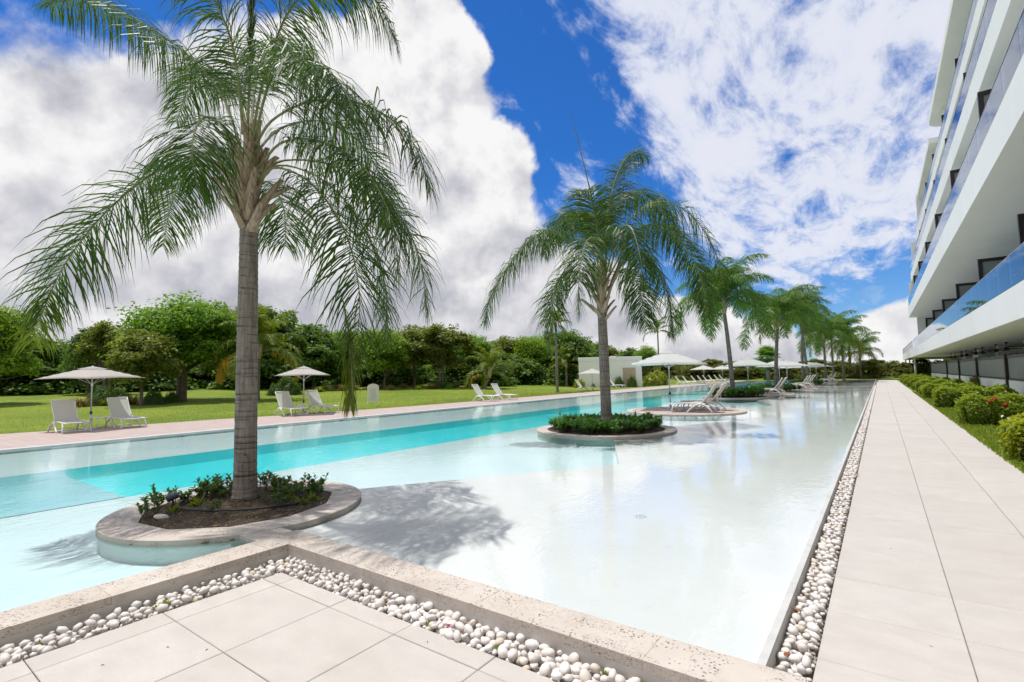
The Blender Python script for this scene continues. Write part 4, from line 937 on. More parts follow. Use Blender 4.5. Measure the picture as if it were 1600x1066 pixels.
for i, (hx, hy, gold) in enumerate([(3.05, 13.1, 1), (3.1, 20.4, 0), (3.05, 28.2, 0), (3.15, 36.4, 0), (3.15, 44.6, 0), (3.15, 52.4, 0), (3.1, 60.5, 0), (3.1, 69, 0), (3.1, 77, 0)]):
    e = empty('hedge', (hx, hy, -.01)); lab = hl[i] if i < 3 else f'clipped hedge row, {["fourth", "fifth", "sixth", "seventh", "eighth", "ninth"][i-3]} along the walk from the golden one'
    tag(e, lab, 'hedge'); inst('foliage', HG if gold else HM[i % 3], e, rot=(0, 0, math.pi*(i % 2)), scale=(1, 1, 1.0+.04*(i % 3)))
    mb = MB(); 
    for k in range(8): x0 = -1+.29*k; mb.tube([(x0, .1*(-1)**k, 0), (x0+.05, .1*(-1)**k, .5)], [.02, .012], 5)
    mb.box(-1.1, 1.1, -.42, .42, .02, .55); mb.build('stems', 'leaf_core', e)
    if i == 1:
        for q in ((-.62, -.50, .70), (-.30, -.54, .60), (-.50, -.46, .76)): inst('flower', BL, e, q, scale=.95)
    if i == 0:
        for q in ((-.9, -.5, .72), (-.4, -.56, .7)): inst('flower', BL, e, q, scale=.8)
SMALL = hedge_mesh(30, 1.0, 1.0, .6, 'hedge_leaf')
for i, y0 in enumerate([40.5, 48.5, 56.5, 64.5, 73]):
    e = empty('clipped_shrub', (2.4, y0, -.01), i*1.3); tag(e, 'small clipped shrub standing between two hedge rows by the walk', 'shrub', 'small shrubs between the hedges'); inst('foliage', SMALL, e, scale=.9)

# ------------------------------------------------------------------ planting in the beds
def sprout_mesh(seed, n, h):
    g = np.random.default_rng(seed); V = [(0, 0, -.004)]; F = []
    for i in range(n):
        a = g.uniform(0, 6.28); e = g.uniform(.3, 1.3); L = h*g.uniform(.6, 1.1); d = np.array([math.cos(a)*math.cos(e), math.sin(a)*math.cos(e), math.sin(e)]); s_ = np.array([-math.sin(a), math.cos(a), 0])*L*.09; b = len(V)
        V += [d*L*.5-s_, d*L+np.array([0, 0, -.15*L]), d*L*.5+s_]; F.append((0, b, b+1, b+2))
    return MB().add(V, F, 0, .6).mesh('sprout', ['grass_blade'], tint=True)
def sprig_mesh(seed, stems, h, leaf, m, spread=.16, per=7):
    g = np.random.default_rng(seed); mb = MB(); Q = []; T = []
    for s in range(stems):
        a = g.uniform(0, 6.28); b = np.array([math.cos(a), math.sin(a), 0])*g.uniform(0, spread*.6); top = b+np.array([math.cos(a)*spread*g.uniform(.2, 1), math.sin(a)*spread*g.uniform(.2, 1), h*g.uniform(.6, 1.1)])
        mb.tube([b-np.array([0, 0, .03]), (b+top)/2+g.normal(0, .01, 3), top], [.005, .004, .003], 4, 1)
        for i in range(per*2):
            t = g.uniform(.35, 1.0); p = b*(1-t)+top*t; al = g.uniform(0, 6.28); el = g.uniform(.1, 1.1); d = np.array([math.cos(al)*math.cos(el), math.sin(al)*math.cos(el), math.sin(el)]); sd = unit(np.cross(d, [0, 0, 1])); up = np.cross(sd, d); L = leaf*g.uniform(.7, 1.2); w = L*.24
            tt = float(np.clip(g.beta(2, 2)+.25*(t-.6), 0, 1))
            m0, m1, tip = p+d*L*.15, p+d*L*.62, p+d*L-up*L*.12
            mb.add([p, m0+sd*w*.6, m1+sd*w+up*w*.3, tip, m1-sd*w+up*w*.3, m0-sd*w*.6, m1], [(0, 1, 2, 6), (6, 2, 3), (3, 4, 6), (0, 6, 4, 5)], 0, tt)
    return mb.mesh('leafage', [m, 'tree_bark'], smooth=False, tint=True)
YS = [sprig_mesh(i, 6, .26, .085, 'young_leaf') for i in range(4)]; CS = [sprig_mesh(20+i, 9, .34, .13, 'cover_leaf', .22, 8) for i in range(4)]; GS = [sprout_mesh(40+i, 22, .17) for i in range(2)]
g = np.random.default_rng(55); n = 0; pl = []
while len(pl) < 38:
    a = g.uniform(0, 6.28); r = (I1R-.46)*math.sqrt(g.uniform(.02, 1)); x, y = r*math.cos(a), r*math.sin(a)
    back = (x*_fh[0]+y*_fh[1]); side = (x*_rt[0]+y*_rt[1])
    if math.hypot(x-(b1[0]-I1[0]), y-(b1[1]-I1[1])) < .26: continue
    dens = .07+.55*(back > .30)+.55*(side < -.55)+.4*(side > .5)*(back > -.3)
    if g.uniform() > dens: continue
    if any(math.hypot(x-q[0], y-q[1]) < .10 for q in pl): continue
    pl.append((x, y, back))
for i, (x, y, back) in enumerate(pl):
    z = .108+.05*(1-(math.hypot(x, y)/(I1R-.38))**2)
    if i % 4 == 3: o = inst('grass_tuft', GS[i % 2], None, (I1[0]+x, I1[1]+y, z), (0, 0, g.uniform(0, 6))); tag(o, 'thin grass tuft growing in the sparse soil of the round planter by the coping', 'grass', 'weeds in the sparse planter')
    else: o = inst('young_shrub', YS[i % 4], None, (I1[0]+x, I1[1]+y, z), (0, 0, g.uniform(0, 6)), g.uniform(.5, 1.0)); tag(o, 'small leafy shrub in the sparse soil of the round planter by the coping', 'shrub', 'young shrubs in the sparse planter')
def cover(c, r, n, seed, label, group, sc=1.0):
    g = np.random.default_rng(seed)
    for i in range(n):
        rr = r*math.sqrt((i+.5)/n); a = i*2.399+g.normal(0, .1)
        if rr < .26: continue
        o = inst('ground_cover_plant', CS[i % 4], None, (c[0]+rr*math.cos(a), c[1]+rr*math.sin(a), .12), (0, 0, g.uniform(0, 6)), sc*g.uniform(.85, 1.2)); tag(o, label, 'shrub', group)
cover(I2, 1.53, 108, 5, 'glossy dark ground cover plant in the densely planted round planter', 'ground cover in the dense planter', .82)
cover((-7.3, 33.4), 1.6, 46, 6, 'dark ground cover plant around the palm of the third planter', 'ground cover in the third planter', 1.25)
cover((-6.4, 42.3), 1.5, 26, 7, 'ground cover plant around the palm of the fourth planter', 'ground cover in the fourth planter', 1.3)
cover((-6.2, 60.8), 1.5, 20, 8, 'ground cover plant around the palm of the fifth planter', 'ground cover in the fifth planter', 1.5)
# dry litter strewn over the soil of the sparse bed
g = np.random.default_rng(91); nq = 1500; a = g.uniform(0, 6.28, nq); r_ = (I1R-.40)*np.sqrt(g.uniform(0, 1, nq)); P = np.stack([I1[0]+r_*np.cos(a), I1[1]+r_*np.sin(a), .118+.05*(1-(r_/(I1R-.36))**2)+g.uniform(0, .012, nq)], 1)
th = g.uniform(0, 6.28, nq); D = np.stack([np.cos(th), np.sin(th), g.normal(0, .25, nq)], 1)*g.uniform(.012, .05, nq)[:, None]; S_ = np.stack([-np.sin(th), np.cos(th), 0*th], 1)*g.uniform(.0015, .005, nq)[:, None]
tag(link(bpy.data.objects.new('leaf_litter', quad_mesh('leaf_litter', np.stack([P-D-S_, P-D+S_, P+D+S_, P+D-S_], 1), ['straw'], g.uniform(0, 1, nq)))), 'dry straw litter strewn over the sparse planter soil', 'litter', kind='stuff')
# irrigation hose, stone and spotlight in the first bed
zb = .165
tag(MB().tube(catmull([(I1[0]+x, I1[1]+y, z) for x, y, z in ((-.75, -.35, zb+.01), (-.35, -.62, zb+.01), (.1, -.55, zb+.02), (.5, -.25, zb+.015), (.72, .25, zb), (.6, .7, zb))], 30), .013, 7).build('irrigation_hose', 'rubber', smooth=True), 'black irrigation hose curving over the soil around the palm trunk', 'hose')
e = empty('garden_spotlight', at(270, 792, .15)); tag(e, 'small blue-grey spotlight standing in the planter soil', 'spotlight')
MB().tube([(0, 0, -.05), (0, 0, .09)], .012, 8).build('stake', 'dark_metal', e); MB().tube([(-.03, -.05, .10), (.03, .03, .15)], [.045, .05], 14).build('lamp_head', 'blue_grey', e, smooth=True)
o = inst('rock', PM[2], None, at(252, 808, .16), (0, .2, 1), (.16, .13, .12)); tag(o, 'pale rock lying in the planter soil', 'rock')
for i, (px, py, w) in enumerate([(326, 842, .1), (364, 838, .07), (432, 822, .08), (217, 846, .03)]):
    p = at(px, py, WZ+.005); d_ = unit(np.array([p[0]-I1[0], p[1]-I1[1], 0])); q = np.array([I1[0], I1[1], 0])+d_*(I1R+.01); q[2] = .088
    o = inst('algae_clump', PM[i % 8], None, q, (0, 0, math.atan2(d_[1], d_[0])), (.03, w, .02)); o.data = o.data.copy(); o.data.materials[0] = MATS['algae']; tag(o, 'small green algae clump at the waterline of the planter wall', 'algae', 'algae on the planter wall')
# weeds, petals and dry leaves among the pebbles
wd = [(260, 948, 'gtuft'), (245, 955, 'gtuft'), (62, 1010, 'g'), (92, 1004, 'g'), (620, 964, 'g'), (666, 981, 'g'), (776, 1018, 'g'), (948, 1056, 'g'), (190, 968, 'g'), (633, 940, 'g'), (1014, 1060, 'g')]
WM = sprout_mesh(71, 14, .055)
for px, py, k in wd:
    p = at(px, py, -.01)
    if p[1] < 2.45: p[0] = min(max(p[0], -4.68), -4.44)
    else: p[1] = min(max(p[1], 2.53), 2.70)
    p[2] = .0; o = inst('weed', WM, None, p, (0, 0, random.uniform(0, 6)), 1.2 if k == 'gtuft' else .8); o.scale = o.scale*1.0; tag(o, 'tiny green weed sprouting between the white pebbles', 'weed', 'weeds among the pebbles')
def dry_leaf(px, py, L, w, rz, label, m='orange_leaf'):
    mb = MB(); mb.add([(-L/2, 0, .012), (-L*.2, w, .004), (L*.25, w*.8, .006), (L/2, 0, .02), (L*.25, -w*.8, .002), (-L*.2, -w, .008), (0, 0, .012)], [(0, 6, 1), (1, 6, 2), (2, 6, 3), (3, 6, 4), (4, 6, 5), (5, 6, 0)])
    o = mb.build('dry_leaf', m); p = at(px, py, .035); o.location = p; o.rotation_euler = (.2, .3, rz); tag(o, label, 'leaf')
dry_leaf(1246, 954, .10, .02, 2.0, 'curled orange dry leaf lying across the pebbles by the overflow wall')
dry_leaf(1227, 1022, .04, .015, .7, 'small orange leaf scrap among the pebbles near the coping end')
dry_leaf(1338, 741, .10, .03, 1.0, 'reddish dry leaf on the pebble strip farther along the walk')
for px_, py_, r_ in ((262, 1012, .4), (323, 1016, 1.8), (668, 1004, 2.2), (1480, 722, .2), (1392, 858, 1.1), (1455, 1010, 2.7), (160, 1040, .9)):
    o = MB().add([(-.012, 0, .003), (0, .004, .006), (.013, 0, .004), (0, -.004, .003)], [(0, 3, 2, 1)]).build('leaf_scrap', 'tree_bark'); o.location = at(px_, py_, .0); o.rotation_euler = (0, 0, r_); tag(o, 'tiny dark leaf scrap lying on the pale paving', 'leaf', 'leaf scraps on the paving')
dry_leaf(700, 978, .035, .012, .6, 'dark purple petal on the pebbles by the coping', 'petal_pink')

# ================================================================== FURNITURE
def make_lounger(sling):
    """sun lounger, head at x=0, foot at x=1.92, facing +x"""
    e = empty('sun_lounger'); hw = .33
    mb = MB()
    for s in (-1, 1):                        # side rails
        mb.tube(catmull([(.50, s*hw, .345), (.9, s*hw, .365), (1.4, s*hw, .355), (1.90, s*hw, .33)], 10), .021, 8)
        mb.tube(catmull([(.62, s*(hw+.005), .36), (.86, s*(hw+.03), .29), (1.06, s*(hw+.05), .15), (1.22, s*(hw+.055), .0)], 10), [.030, .034, .034, .033, .032, .031, .030, .028, .027, .026, .025], 8)
    for x in (.55, 1.2, 1.89): mb.tube([(x, -hw, .34), (x, hw, .34)], .017, 8)
    mb.build('frame', 'white_resin', e, smooth=True)
    for s in (-1, 1):
        MB().tube(catmull([(.72, s*hw, .35), (.50, s*(hw+.03), .27), (.33, s*(hw+.05), .12), (.26, s*(hw+.06), .0)], 8), [.030, .033, .034, .033, .031, .029, .027, .025, .024], 8).build('leg', 'white_resin', e, smooth=True)
        MB().tube(catmull([(1.62, s*hw, .335), (1.74, s*(hw+.03), .20), (1.80, s*(hw+.05), .0)], 6), [.026, .027, .026, .025, .024, .023, .022], 8).build('leg', 'white_resin', e, smooth=True)
    MB().tube([(.27, -hw-.05, .06), (.27, hw+.05, .06)], .012, 6).build('stretcher', 'white_resin', e); MB().tube([(1.79, -hw-.05, .07), (1.79, hw+.05, .07)], .012, 6).build('stretcher', 'white_resin', e)
    def plate(pts, w, th=.012, crown=.0):
        mb = MB(); n = len(pts); vs = []
        for (x, z) in pts:
            for k in range(7):
                u = -1+k/3; vs.append((x, u*w, z-crown*(1-u*u)))
        mb.add(vs, [(i*7+k, i*7+k+1, (i+1)*7+k+1, (i+1)*7+k) for i in range(n-1) for k in range(6)]); mb.add([(x, y, z-th) for x, y, z in vs], [(i*7+k, (i+1)*7+k, (i+1)*7+k+1, i*7+k+1) for i in range(n-1) for k in range(6)]); return mb
    plate([(.60+1.31*i/8, .368-.02*i/8) for i in range(9)], .325, crown=.018).build('seat', sling, e, smooth=True)
    bp = [(.66-.50*i/7-.03*math.sin(i/7*3.1), .375+.70*i/7) for i in range(8)]
    plate(bp, .30, crown=.012).build('backrest', sling, e, smooth=True)
    mb = MB()
    for s in (-1, 1): mb.tube([(x, s*.31, z) for x, z in bp], .020, 8)
    mb.tube([(bp[-1][0], -.31, bp[-1][1]), (bp[-1][0], .31, bp[-1][1])], .020, 8); mb.build('backrest_frame', 'white_resin', e, smooth=True)
    mb = MB()
    for s in (-1, 1): mb.tube([(.40, s*.24, .80), (.42, s*.26, .34)], .011, 6)
    mb.build('prop', 'white_resin', e)
    return e
LG = make_lounger('grey_sling'); LT = make_lounger('tan_sling'); usedL = {}
def lounger(x, y, rz, label, sling='g', z=.106, group=None):
    pr = LG if sling == 'g' else LT; o = pr if sling not in usedL else copy_tree(pr); usedL[sling] = 1
    o.location = (x, y, z); o.rotation_euler = (0, 0, rz); tag(o, label, 'sun lounger', group); return o
def make_umbrella(cv='canvas', hw=1.36):
    e = empty('parasol'); H, n = 2.22, 12
    def cz(u, v):                            # taut four-sided canopy, sides hang a little between the ribs
        m = max(abs(u), abs(v)); l = min(abs(u), abs(v)); return H-(.41 if hw < 1.2 else .52)*m**1.12+.03*m*(1-(l/m if m > 1e-6 else 0))*m
    mb = MB(); vs = [((u := -1+2*i/n)*hw, (v := -1+2*j/n)*hw, cz(u, v)) for i in range(n+1) for j in range(n+1)]
    for i in range(n):
        for j in range(n):
            mb.add([vs[i*(n+1)+j], vs[i*(n+1)+j+1], vs[(i+1)*(n+1)+j+1], vs[(i+1)*(n+1)+j]], [(3, 2, 1, 0)])
    bm = bmesh.new(); me = mb.mesh('canopy', [cv]); bm.from_mesh(me); bmesh.ops.remove_doubles(bm, verts=bm.verts, dist=.0005); bm.to_mesh(me); bm.free(); me.polygons.foreach_set('use_smooth', [True]*len(me.polygons))
    c = inst('canopy', me, e); so_ = c.modifiers.new('thick', 'SOLIDIFY'); so_.thickness = .006
    mb = MB(); q = .30
    for i in range(4):
        a, b = [(-q, -q), (q, -q), (q, q), (-q, q), (-q, -q)][i:i+2]; mb.add([(a[0], a[1], H-.07), (b[0], b[1], H-.07), (0, 0, H+.03)], [(0, 1, 2)])
    o = mb.build('vent_cap', cv, e); so_ = o.modifiers.new('thick', 'SOLIDIFY'); so_.thickness = .008
    for k in range(8):
        a = k*math.pi/4; L = hw*(math.sqrt(2) if k % 2 else 1)*.985; u, v = (math.cos(a)*(1.414 if k % 2 else 1)*.985, math.sin(a)*(1.414 if k % 2 else 1)*.985)
        P = [(u*hw*t, v*hw*t, cz(max(-1, min(1, u*t)), max(-1, min(1, v*t)))-.022) for t in (.03, .25, .5, .75, 1.0)]
        rb = MB().tube(P, .011, 6).build('rib', 'pole_metal', e, smooth=True)
        MB().tube([(0, 0, H-.62), P[2]], .008, 5).build('strut', 'pole_metal', rb)
    MB().tube([(0, 0, .02), (0, 0, .60)], .030, 14).build('lower_pole', 'pole_metal', e, smooth=True)
    MB().tube([(0, 0, .52), (0, 0, H+.02)], .021, 14).build('pole', 'pole_metal', e, smooth=True)
    MB().lathe([(.035, H-.68), (.035, H-.57)], 14).build('runner', 'white_resin', e); MB().lathe([(.04, .54), (.045, .56), (.045, .61), (.03, .63)], 12).build('pole_clamp', 'dark_metal', e)
    MB().lathe([(.0, .0), (.27, .0), (.27, .035), (.05, .05), (.05, .12)], 24).build('base', 'pole_metal', e); MB().lathe([(.02, H+.02), (.022, H+.035), (.004, H+.05)], 10).build('finial', 'white_resin', e)
    return e
UM = {'canvas': make_umbrella('canvas', 1.10), 'white_canvas': make_umbrella('white_canvas')}; usedU = {}
def umbrella(x, y, rz, label, cv='canvas', s=1.0, z=.106, group=None):
    o = UM[cv] if cv not in usedU else copy_tree(UM[cv]); usedU[cv] = 1; o.location = (x, y, z); o.rotation_euler = (0, 0, rz); o.scale = (s, s, s); tag(o, label, 'parasol', group); return o
def make_table():
    e = empty('side_table'); MB().box(-.24, .24, -.24, .24, .40, .425).build('table_top', 'white_resin', e, bevel=.008)
    for sx in (-1, 1):
        for sy in (-1, 1): MB().tube([(sx*.20, sy*.20, .40), (sx*.235, sy*.235, 0)], [.018, .014], 8).build('leg', 'white_resin', e, smooth=True)
    return e
TB = make_table(); usedT = []
def table(x, y, label, z=.106):
    o = TB if not usedT else copy_tree(TB); usedT.append(1); o.location = (x, y, z); o.rotation_euler = (0, 0, .1); tag(o, label, 'table')

umbrella(-22.95, 5.80, R(30), 'cream square parasol on the deck at the start of the lawn side, two facing loungers', s=1.0)
lounger(-23.4, 5.08, R(1), 'grey-backed lounger on the deck whose back hides a straw grass clump')
lounger(-23.55, 6.68, R(2), 'grey-backed lounger next to the first side table on the deck'); table(-22.6, 6.02, 'white side table at the foot of the first deck parasol')
umbrella(-21.95, 13.45, R(52), 'cream square parasol on the deck in front of the broad dark tree')
lounger(-22.75, 12.75, R(-3), 'lounger with low folded back beside the second deck parasol'); lounger(-22.85, 14.3, R(2), 'lounger beyond the second deck parasol, next to the sign board'); table(-22.3, 13.62, 'white side table under the second deck parasol'); table(-21.6, 15.8, 'white side table at the lawn edge near the sign board')
lounger(-21.6, 25.2, R(5), 'lounger at the lawn edge of the deck, first of a pair without parasol'); lounger(-21.4, 27.0, R(1), 'lounger at the lawn edge of the deck, second of a pair without parasol')
k = 0
for px, py in ((912, 611), (962, 607)):
    p = at(px+10, py, .106); lounger(p[0]-1.6, p[1], R(4), ['lounger on the deck in front of the pavilion wall', 'lounger on the deck before the pavilion stone door'][k]); k += 1
p = at(925, 612, .106); umbrella(p[0]-1.2, p[1]+2.5, R(20), 'white parasol half hidden behind a palm trunk at the pavilion', 'white_canvas', .95)
yy = 64.0
for i in range(4):
    lounger(-21.2, yy, R(3), 'white lounger in the far row on the deck beyond the pavilion', 'g', group='far loungers on the deck'); lounger(-21.0, yy+2.2, R(3), 'white lounger in the far row on the deck beyond the pavilion', 'g', group='far loungers on the deck'); yy += [6.5, 5.6, 6.2, 5.2, 5.0, 4][i]
# on the islands: heads towards the walk, feet towards the deck
umbrella(-7.55, 22.1, R(12), 'white square parasol over the two loungers on the first paved island', 'white_canvas', 1.13, .12)
lounger(-5.05, 20.55, R(184), 'lounger with tan sling on the first paved island, nearer the coping corner', 't', .12); lounger(-5.0, 21.75, R(181), 'lounger with tan sling on the first paved island, behind its twin', 't', .12); table(-6.5, 21.15, 'white side table between the loungers of the first paved island', .12)
lab = {1: 'second', 2: 'third', 3: 'fourth', 4: 'fifth', 5: 'sixth'}
for i, (x, y) in enumerate([(-6.6, 37.6), (-6.3, 49.0), (-6.4, 54.2), (-6.3, 73.0), (-6.3, 80.5)]):
    umbrella(x-.9, y+.6, R(14+11*i), f'white parasol on the {lab[i+1]} paved island along the pool', 'white_canvas', 1.12, .12)
    lounger(x+1.55, y-.6, R(183), f'lounger on the {lab[i+1]} paved island, nearer of the two to the coping corner', 't', .12); lounger(x+1.6, y+.65, R(180), f'lounger on the {lab[i+1]} paved island, farther of the two from the coping corner', 't', .12)
for i, (x, y) in enumerate([(-19.2, 70), (-19.0, 79), (-12, 90.5)]): umbrella(x, y, R(30*i), ['white parasol on the far deck across the lane', 'second white parasol on the far deck across the lane', 'white parasol beyond the pool end'][i], 'white_canvas', 1.1)

# sign board on the lawn
p = onlawn(583, 631); e = empty('sign_board', p, R(60)); tag(e, 'white arched notice board standing on the lawn beside the hanging frond', 'sign')
mb = MB(); pts = [(-.36, .12)]+[(-.36, 1.05)]+[(-.36*math.cos(a), 1.05+.22*math.sin(a)) for a in np.linspace(.3, math.pi-.3, 9)]+[(.36, 1.05), (.36, .12)]
n = len(pts); mb.add([(x, -.02, z) for x, z in pts]+[(x, .02, z) for x, z in pts], [tuple(range(n)), tuple(range(2*n-1, n-1, -1))]+[(i, n+i, n+(i+1) % n, (i+1) % n) for i in range(n)]); mb.build('board', 'white_resin', e)
mb = MB(); g = np.random.default_rng(3)
for i in range(13):
    w = g.uniform(.12, .26); z0 = 1.0-.058*i; mb.add([(-w, -.0215, z0), (w, -.0215, z0), (w, -.0215, z0-.02), (-w, -.0215, z0-.02)], [(0, 1, 2, 3)])
mb.build('print', 'pole_metal', e)
for s in (-1, 1): MB().tube([(s*.36, 0, -.02), (s*.36, 0, .14)], .016, 8).build('leg', 'white_resin', e)
for s in (-1, 1): MB().tube([(s*.36, -.22, .015), (s*.36, .22, .015)], .016, 8).build('foot', 'white_resin', e)

# white pavilion at the end of the lawn
pa, pb = np.array([-27.6, 50.5]), np.array([-21.6, 57.0])
def build_pavilion():
    e = empty('pavilion', (-24.5, 55.5, .1)); tag(e, 'plain white flat-roofed pavilion with a stone door panel at the end of the lawn', 'pavilion')
    A, B = at(912, 611, .1), at(1014, 606, .1); A, B = np.array([-28.6, 52.5, .1]), np.array([-22.3, 56.0, .1])
    u = unit(B-A); ang = math.atan2(u[1], u[0]); e.location = A; e.rotation_euler = (0, 0, ang); L = np.linalg.norm(B-A); hh = 3.55
    MB().box(0, L, 0, 5.5, -.1, hh-.45).build('wall', 'white_render', e); MB().box(-.06, L+.06, -.06, 5.56, hh-.45, hh).build('parapet', 'white_render', e, bevel=.02)
    d0 = L*.70; MB().box(d0, d0+1.45, -.05, -.002, -.1, 2.25).build('stone_panel', 'sand_stone', e, bevel=.01)
    MB().box(d0+.35, d0+1.1, -.058, -.052, .8, .86).build('handle', 'dark_metal', e); MB().box(-.02, .5, -.035, -.002, -.1, hh-.5).build('wall_return', 'white_render', e)
    return A, u
A, u = build_pavilion()
for i, (t, s) in enumerate(((3.7, .8), (4.5, 1.3), (6.0, 1.3), (2.6, .6), (1.6, .55))):
    q = A+u*t+np.array([u[1], -u[0], 0])*.5; e = empty('shrub', q, i); tag(e, ['dark shrub at the pavilion wall', 'tall dark shrub by the stone door, towards the wall', 'tall dark shrub by the stone door, towards the corner', 'low dark shrub in the middle of the pavilion wall', 'low dark shrub at the pavilion wall end'][i], 'shrub'); inst('foliage', SH['dark'], e, scale=(s*.6, s*.6, s))

# ================================================================== BUILDING
bd = empty('hotel_building', (8, 30, 0)); tag(bd, 'white hotel with long cantilevered balconies and glass balustrades along the walk', 'building')
OFF = Matrix.Translation((-8, -30, 0))
def bpart(mb, name, m, par=None, **k):
    o = mb.build(name, m, par if par is not None else bd, **k)
    if par is None: o.matrix_parent_inverse = OFF
    return o
BAY = 8.45; bays = [22.9+BAY*k for k in range(-3, 7)]; Y0, Y1 = -8.0, 73.5
LV = [  # edge x, underside, top, rail, partition x, partition top, y end
 (3.40, 3.07, 4.10, 5.12, 3.9, 6.62, 118.0), (2.92, 7.38, 8.50, 9.42, 3.2, 11.0, Y1), (3.36, 11.40, 12.35, 13.25, 3.95, 15.55, Y1), (4.12, 16.0, 16.8, 17.6, 4.7, 20.3, Y1)]
XWALL = 7.4
def slab_mesh(x0, x1, y0, y1, z0, z1, rnd=.5):
    """balcony slab with rounded outer corner at its far end"""
    pts = [(x1, y0), (x0, y0)] + [(x0+rnd-rnd*math.cos(a), y1-rnd+rnd*math.sin(a)) for a in np.linspace(0, math.pi/2, 8)] + [(x1, y1)]; n = len(pts); mb = MB()
    mb.add([(x, y, z0) for x, y in pts]+[(x, y, z1) for x, y in pts], [(i, n+i, n+(i+1) % n, (i+1) % n) for i in range(n)]+[tuple(range(n-1, -1, -1))], 0)
    mb.m[-1] = 1; mb.add([(x, y, z1) for x, y in pts], [tuple(range(n))]); return mb
for i, (x, zb_, zt, zr, xp, pt, ye) in enumerate(LV):
    sl_ = bpart(slab_mesh(x, 14, Y0, ye, zb_, zt, .6), 'balcony_slab', ['white_render', 'soffit'])
    ch = bpart(MB().box(x+.03, x+.075, Y0, ye-.6, zt, zt+.035), 'glazing_channel', 'black_frame')
    y = Y0+.5; k = 0
    while y < (ye if i else 82)-2.2:
        bpart(MB().box(x+.045, x+.058, y+.006, y+2.106, zt+.03, zr), 'glass_pane', 'balustrade_glass'); y += 2.112
    bpart(MB().box(x+.04, x+.064, Y0+.5, y, zr+.0005, zr+.022), 'handrail', 'black_frame' if i else 'pole_metal')
    # wall behind the balcony and its glazed doors
    top = LV[i+1][1] if i < 3 else 20.88
    bpart(MB().box(XWALL, 14, Y0, Y1, zt+.002, top-.002), 'wall', 'wall_render')
    for b in bays:
        if b+2 > Y1: continue
        d = bpart(MB().box(XWALL-.03, XWALL-.004, b+1.6, b+6.6, zt+.01, zt+2.5), 'balcony_door', 'door_glass')
        mb = MB()
        for q in (1.55, 3.25, 4.9, 6.55): mb.box(XWALL-.06, XWALL-.01, b+q, b+q+.09, zt+.01, zt+2.5)
        mb.box(XWALL-.062, XWALL-.011, b+1.5, b+6.7, zt+2.5, zt+2.6); bpart(mb, 'door_frame', 'black_frame', d)
    # privacy screens between the balconies
    for b in bays:
        if b > Y1-1 or b < 4: continue
        f = bpart(MB().box(xp, xp+.14, b-.07, b+.07, zt+.004, pt).box(xp+.14, XWALL-.002, b-.07, b+.07, pt-.14, pt).box(xp+.14, XWALL-.002, b-.07, b+.07, zt+.004, zt+.1), 'privacy_screen_frame', 'black_frame')
        bpart(MB().box(xp+.141, XWALL-.004, b-.012, b+.012, zt+.1, pt-.141), 'screen_panel', 'frosted_glass', f)
# end wall, roof slabs
for i in range(4):
    zt = LV[i][2]; top = LV[i+1][1] if i < 3 else 21.4
    bpart(MB().box(LV[i][0]+.25, XWALL+.01, Y1-.35, Y1-.05, zt+.003, top-.003), 'end_wall', 'wall_render')
bpart(slab_mesh(4.30, 14, Y0, 53.5, 21.42, 21.9, 1.2), 'roof', ['white_render', 'soffit'])
bpart(slab_mesh(4.45, 14, 55.5, Y1+.3, 20.9, 21.35, 1.2), 'roof', ['white_render', 'soffit'])
# curved screens on the top balcony
for yc in (31.0, 47.5):
    mb = MB(); pts = [(7.35-2.5*math.sin(a), yc+3.2-3.2*math.cos(a)) for a in np.linspace(0, 1.5, 12)]
    for (a, b), (c, d) in zip(pts[:-1], pts[1:]): mb.add([(a, b, 16.81), (c, d, 16.81), (c, d, 21.40), (a, b, 21.40)], [(0, 1, 2, 3)])
    bpart(mb, 'curved_screen', 'wall_render', smooth=True)
# ground floor: wall, piers, dark openings, slender columns, fans
bpart(MB().box(8.6, 14, Y0, Y1, .02, 3.068), 'ground_wall', 'wall_render')
for b in bays:
    if b > Y1-6: continue
    for k, (q0, q1) in enumerate(((.8, 3.0), (3.5, 4.6), (5.6, 7.8))):
        d = bpart(MB().box(8.5, 8.597, b+q0, b+q1, .03, 2.5), 'ground_door', 'door_glass'); bpart(MB().box(8.46, 8.52, b+q0-.06, b+q1+.06, 2.5, 2.62), 'door_frame', 'black_frame', d)
    bpart(MB().box(6.6, 7.15, b-.3, b+.3, .03, 3.066), 'pier', 'white_render')
for (x, y, r_) in ((3.75, 86.5, .12), (3.75, 101, .10), (3.75, 116, .10)): bpart(MB().tube([(x, y, -.05), (x, y, 3.066)], r_, 14), 'column', 'weir_concrete', smooth=True)
mb = MB()
for y in np.arange(83, 117.5, 2.4): mb.box(3.44, 3.48, y, y+.04, 4.10, 5.0)
mb.box(3.43, 3.49, 82, 117.4, 5.0, 5.05); mb.box(3.44, 3.48, 82, 117.4, 4.5, 4.53); bpart(mb, 'terrace_railing', 'black_frame')
bpart(MB().box(9, 14, Y1, 117, .02, 3.066), 'ground_wall', 'wall_render')
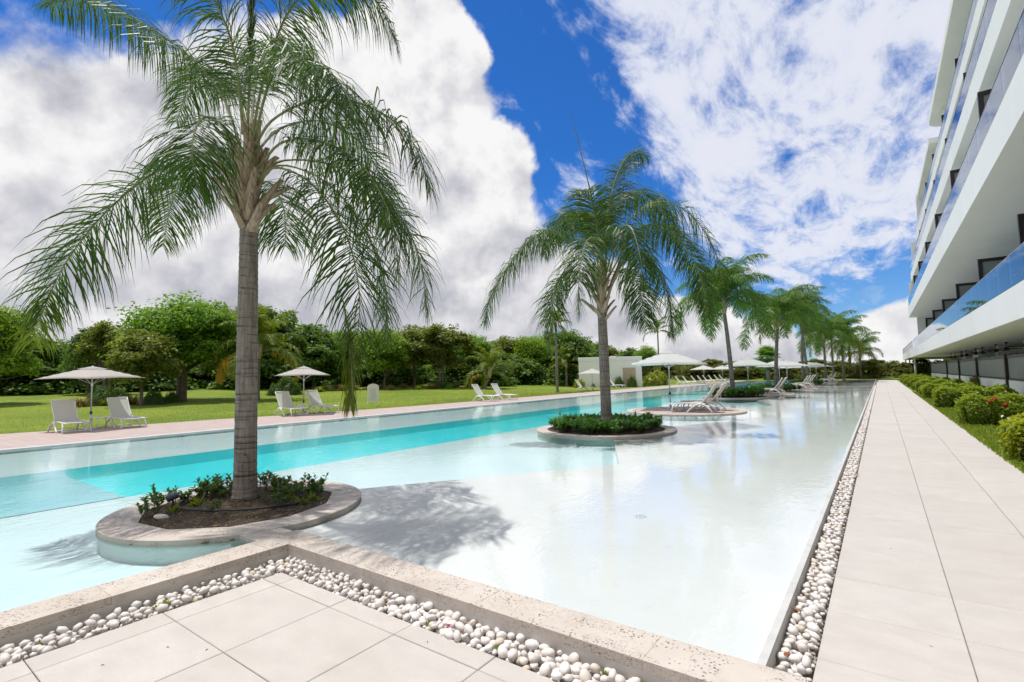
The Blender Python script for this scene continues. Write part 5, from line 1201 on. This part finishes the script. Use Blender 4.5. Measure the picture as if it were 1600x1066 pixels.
def fan(x, y, k):
    e = empty('ceiling_fan', (x, y, 3.068)); tag(e, 'dark ceiling fan hanging under the first balcony slab', 'ceiling fan', 'ceiling fans under the first slab')
    MB().lathe([(.0, 0), (.09, 0), (.05, -.09), (.02, -.10)][::-1], 12).build('canopy', 'dark_metal', e); MB().tube([(0, 0, -.05), (0, 0, -.28)], .02, 8).build('rod', 'dark_metal', e)
    MB().lathe([(.04, -.50), (.12, -.46), (.13, -.34), (.06, -.28)], 14).build('motor', 'dark_metal', e, smooth=True)
    for q in range(5):
        a = q*1.2566+k; M = Matrix.Rotation(a, 4, 'Z') @ Matrix.Translation((0, 0, -.40)) @ Matrix.Rotation(R(12), 4, 'X'); MB().box(.12, .68, -.06, .06, -.006, .006, 0, M).build('blade', 'dark_metal', e)
for k in range(6): fan(6.0, 27.2+BAY*k, k*.4); fan(6.0, 23.9+BAY*k, k*.7)
# ground-floor terrace fence: black frames, frosted glass over white panel
FX = 4.62; fb = [14.5, 23.0]+[31.4, 40.0, 48.3, 56.6, 74.0]
fence = empty('terrace_fence', (FX, 40, 0)); tag(fence, 'black framed terrace fence with frosted glass over white panels', 'fence')
def fpart(mb, name, m): o = mb.build(name, m, fence); o.matrix_parent_inverse = Matrix.Translation((-FX, -40, 0)); return o
for y in fb: fpart(MB().box(FX-.12, FX+.12, y-.12, y+.12, -.05, 2.20), 'post', 'black_frame')
for a, b in zip(fb[:-1], fb[1:]):
    fpart(MB().box(FX-.05, FX+.05, a+.12, b-.12, 2.02, 2.16), 'top_rail', 'black_frame'); fpart(MB().box(FX-.05, FX+.05, a+.12, b-.12, 1.05, 1.14), 'middle_rail', 'black_frame')
    fpart(MB().box(FX-.012, FX+.012, a+.12, b-.12, 1.14, 2.02), 'frosted_panel', 'frosted_glass'); fpart(MB().box(FX-.04, FX+.04, a+.12, b-.12, -.05, 1.05), 'white_panel', 'white_render')
# bougainvillea sprig at the fence
p = np.array([FX-.25, 39.5, .0]); e = empty('bougainvillea', p); tag(e, 'small shrub with magenta flowers at the terrace fence', 'shrub'); inst('foliage', SH['green'], e, scale=(.5, .5, 1.6)); g = np.random.default_rng(8); d = unit(g.normal(0, 1, (70, 3))); d[:, 2] = np.abs(d[:, 2]); tag(inst('flower', quad_mesh('flower', leaves(d*np.array([.33, .33, 1.15]), d, .10, .8, 4), ['petal_pink']), e), kind='stuff')
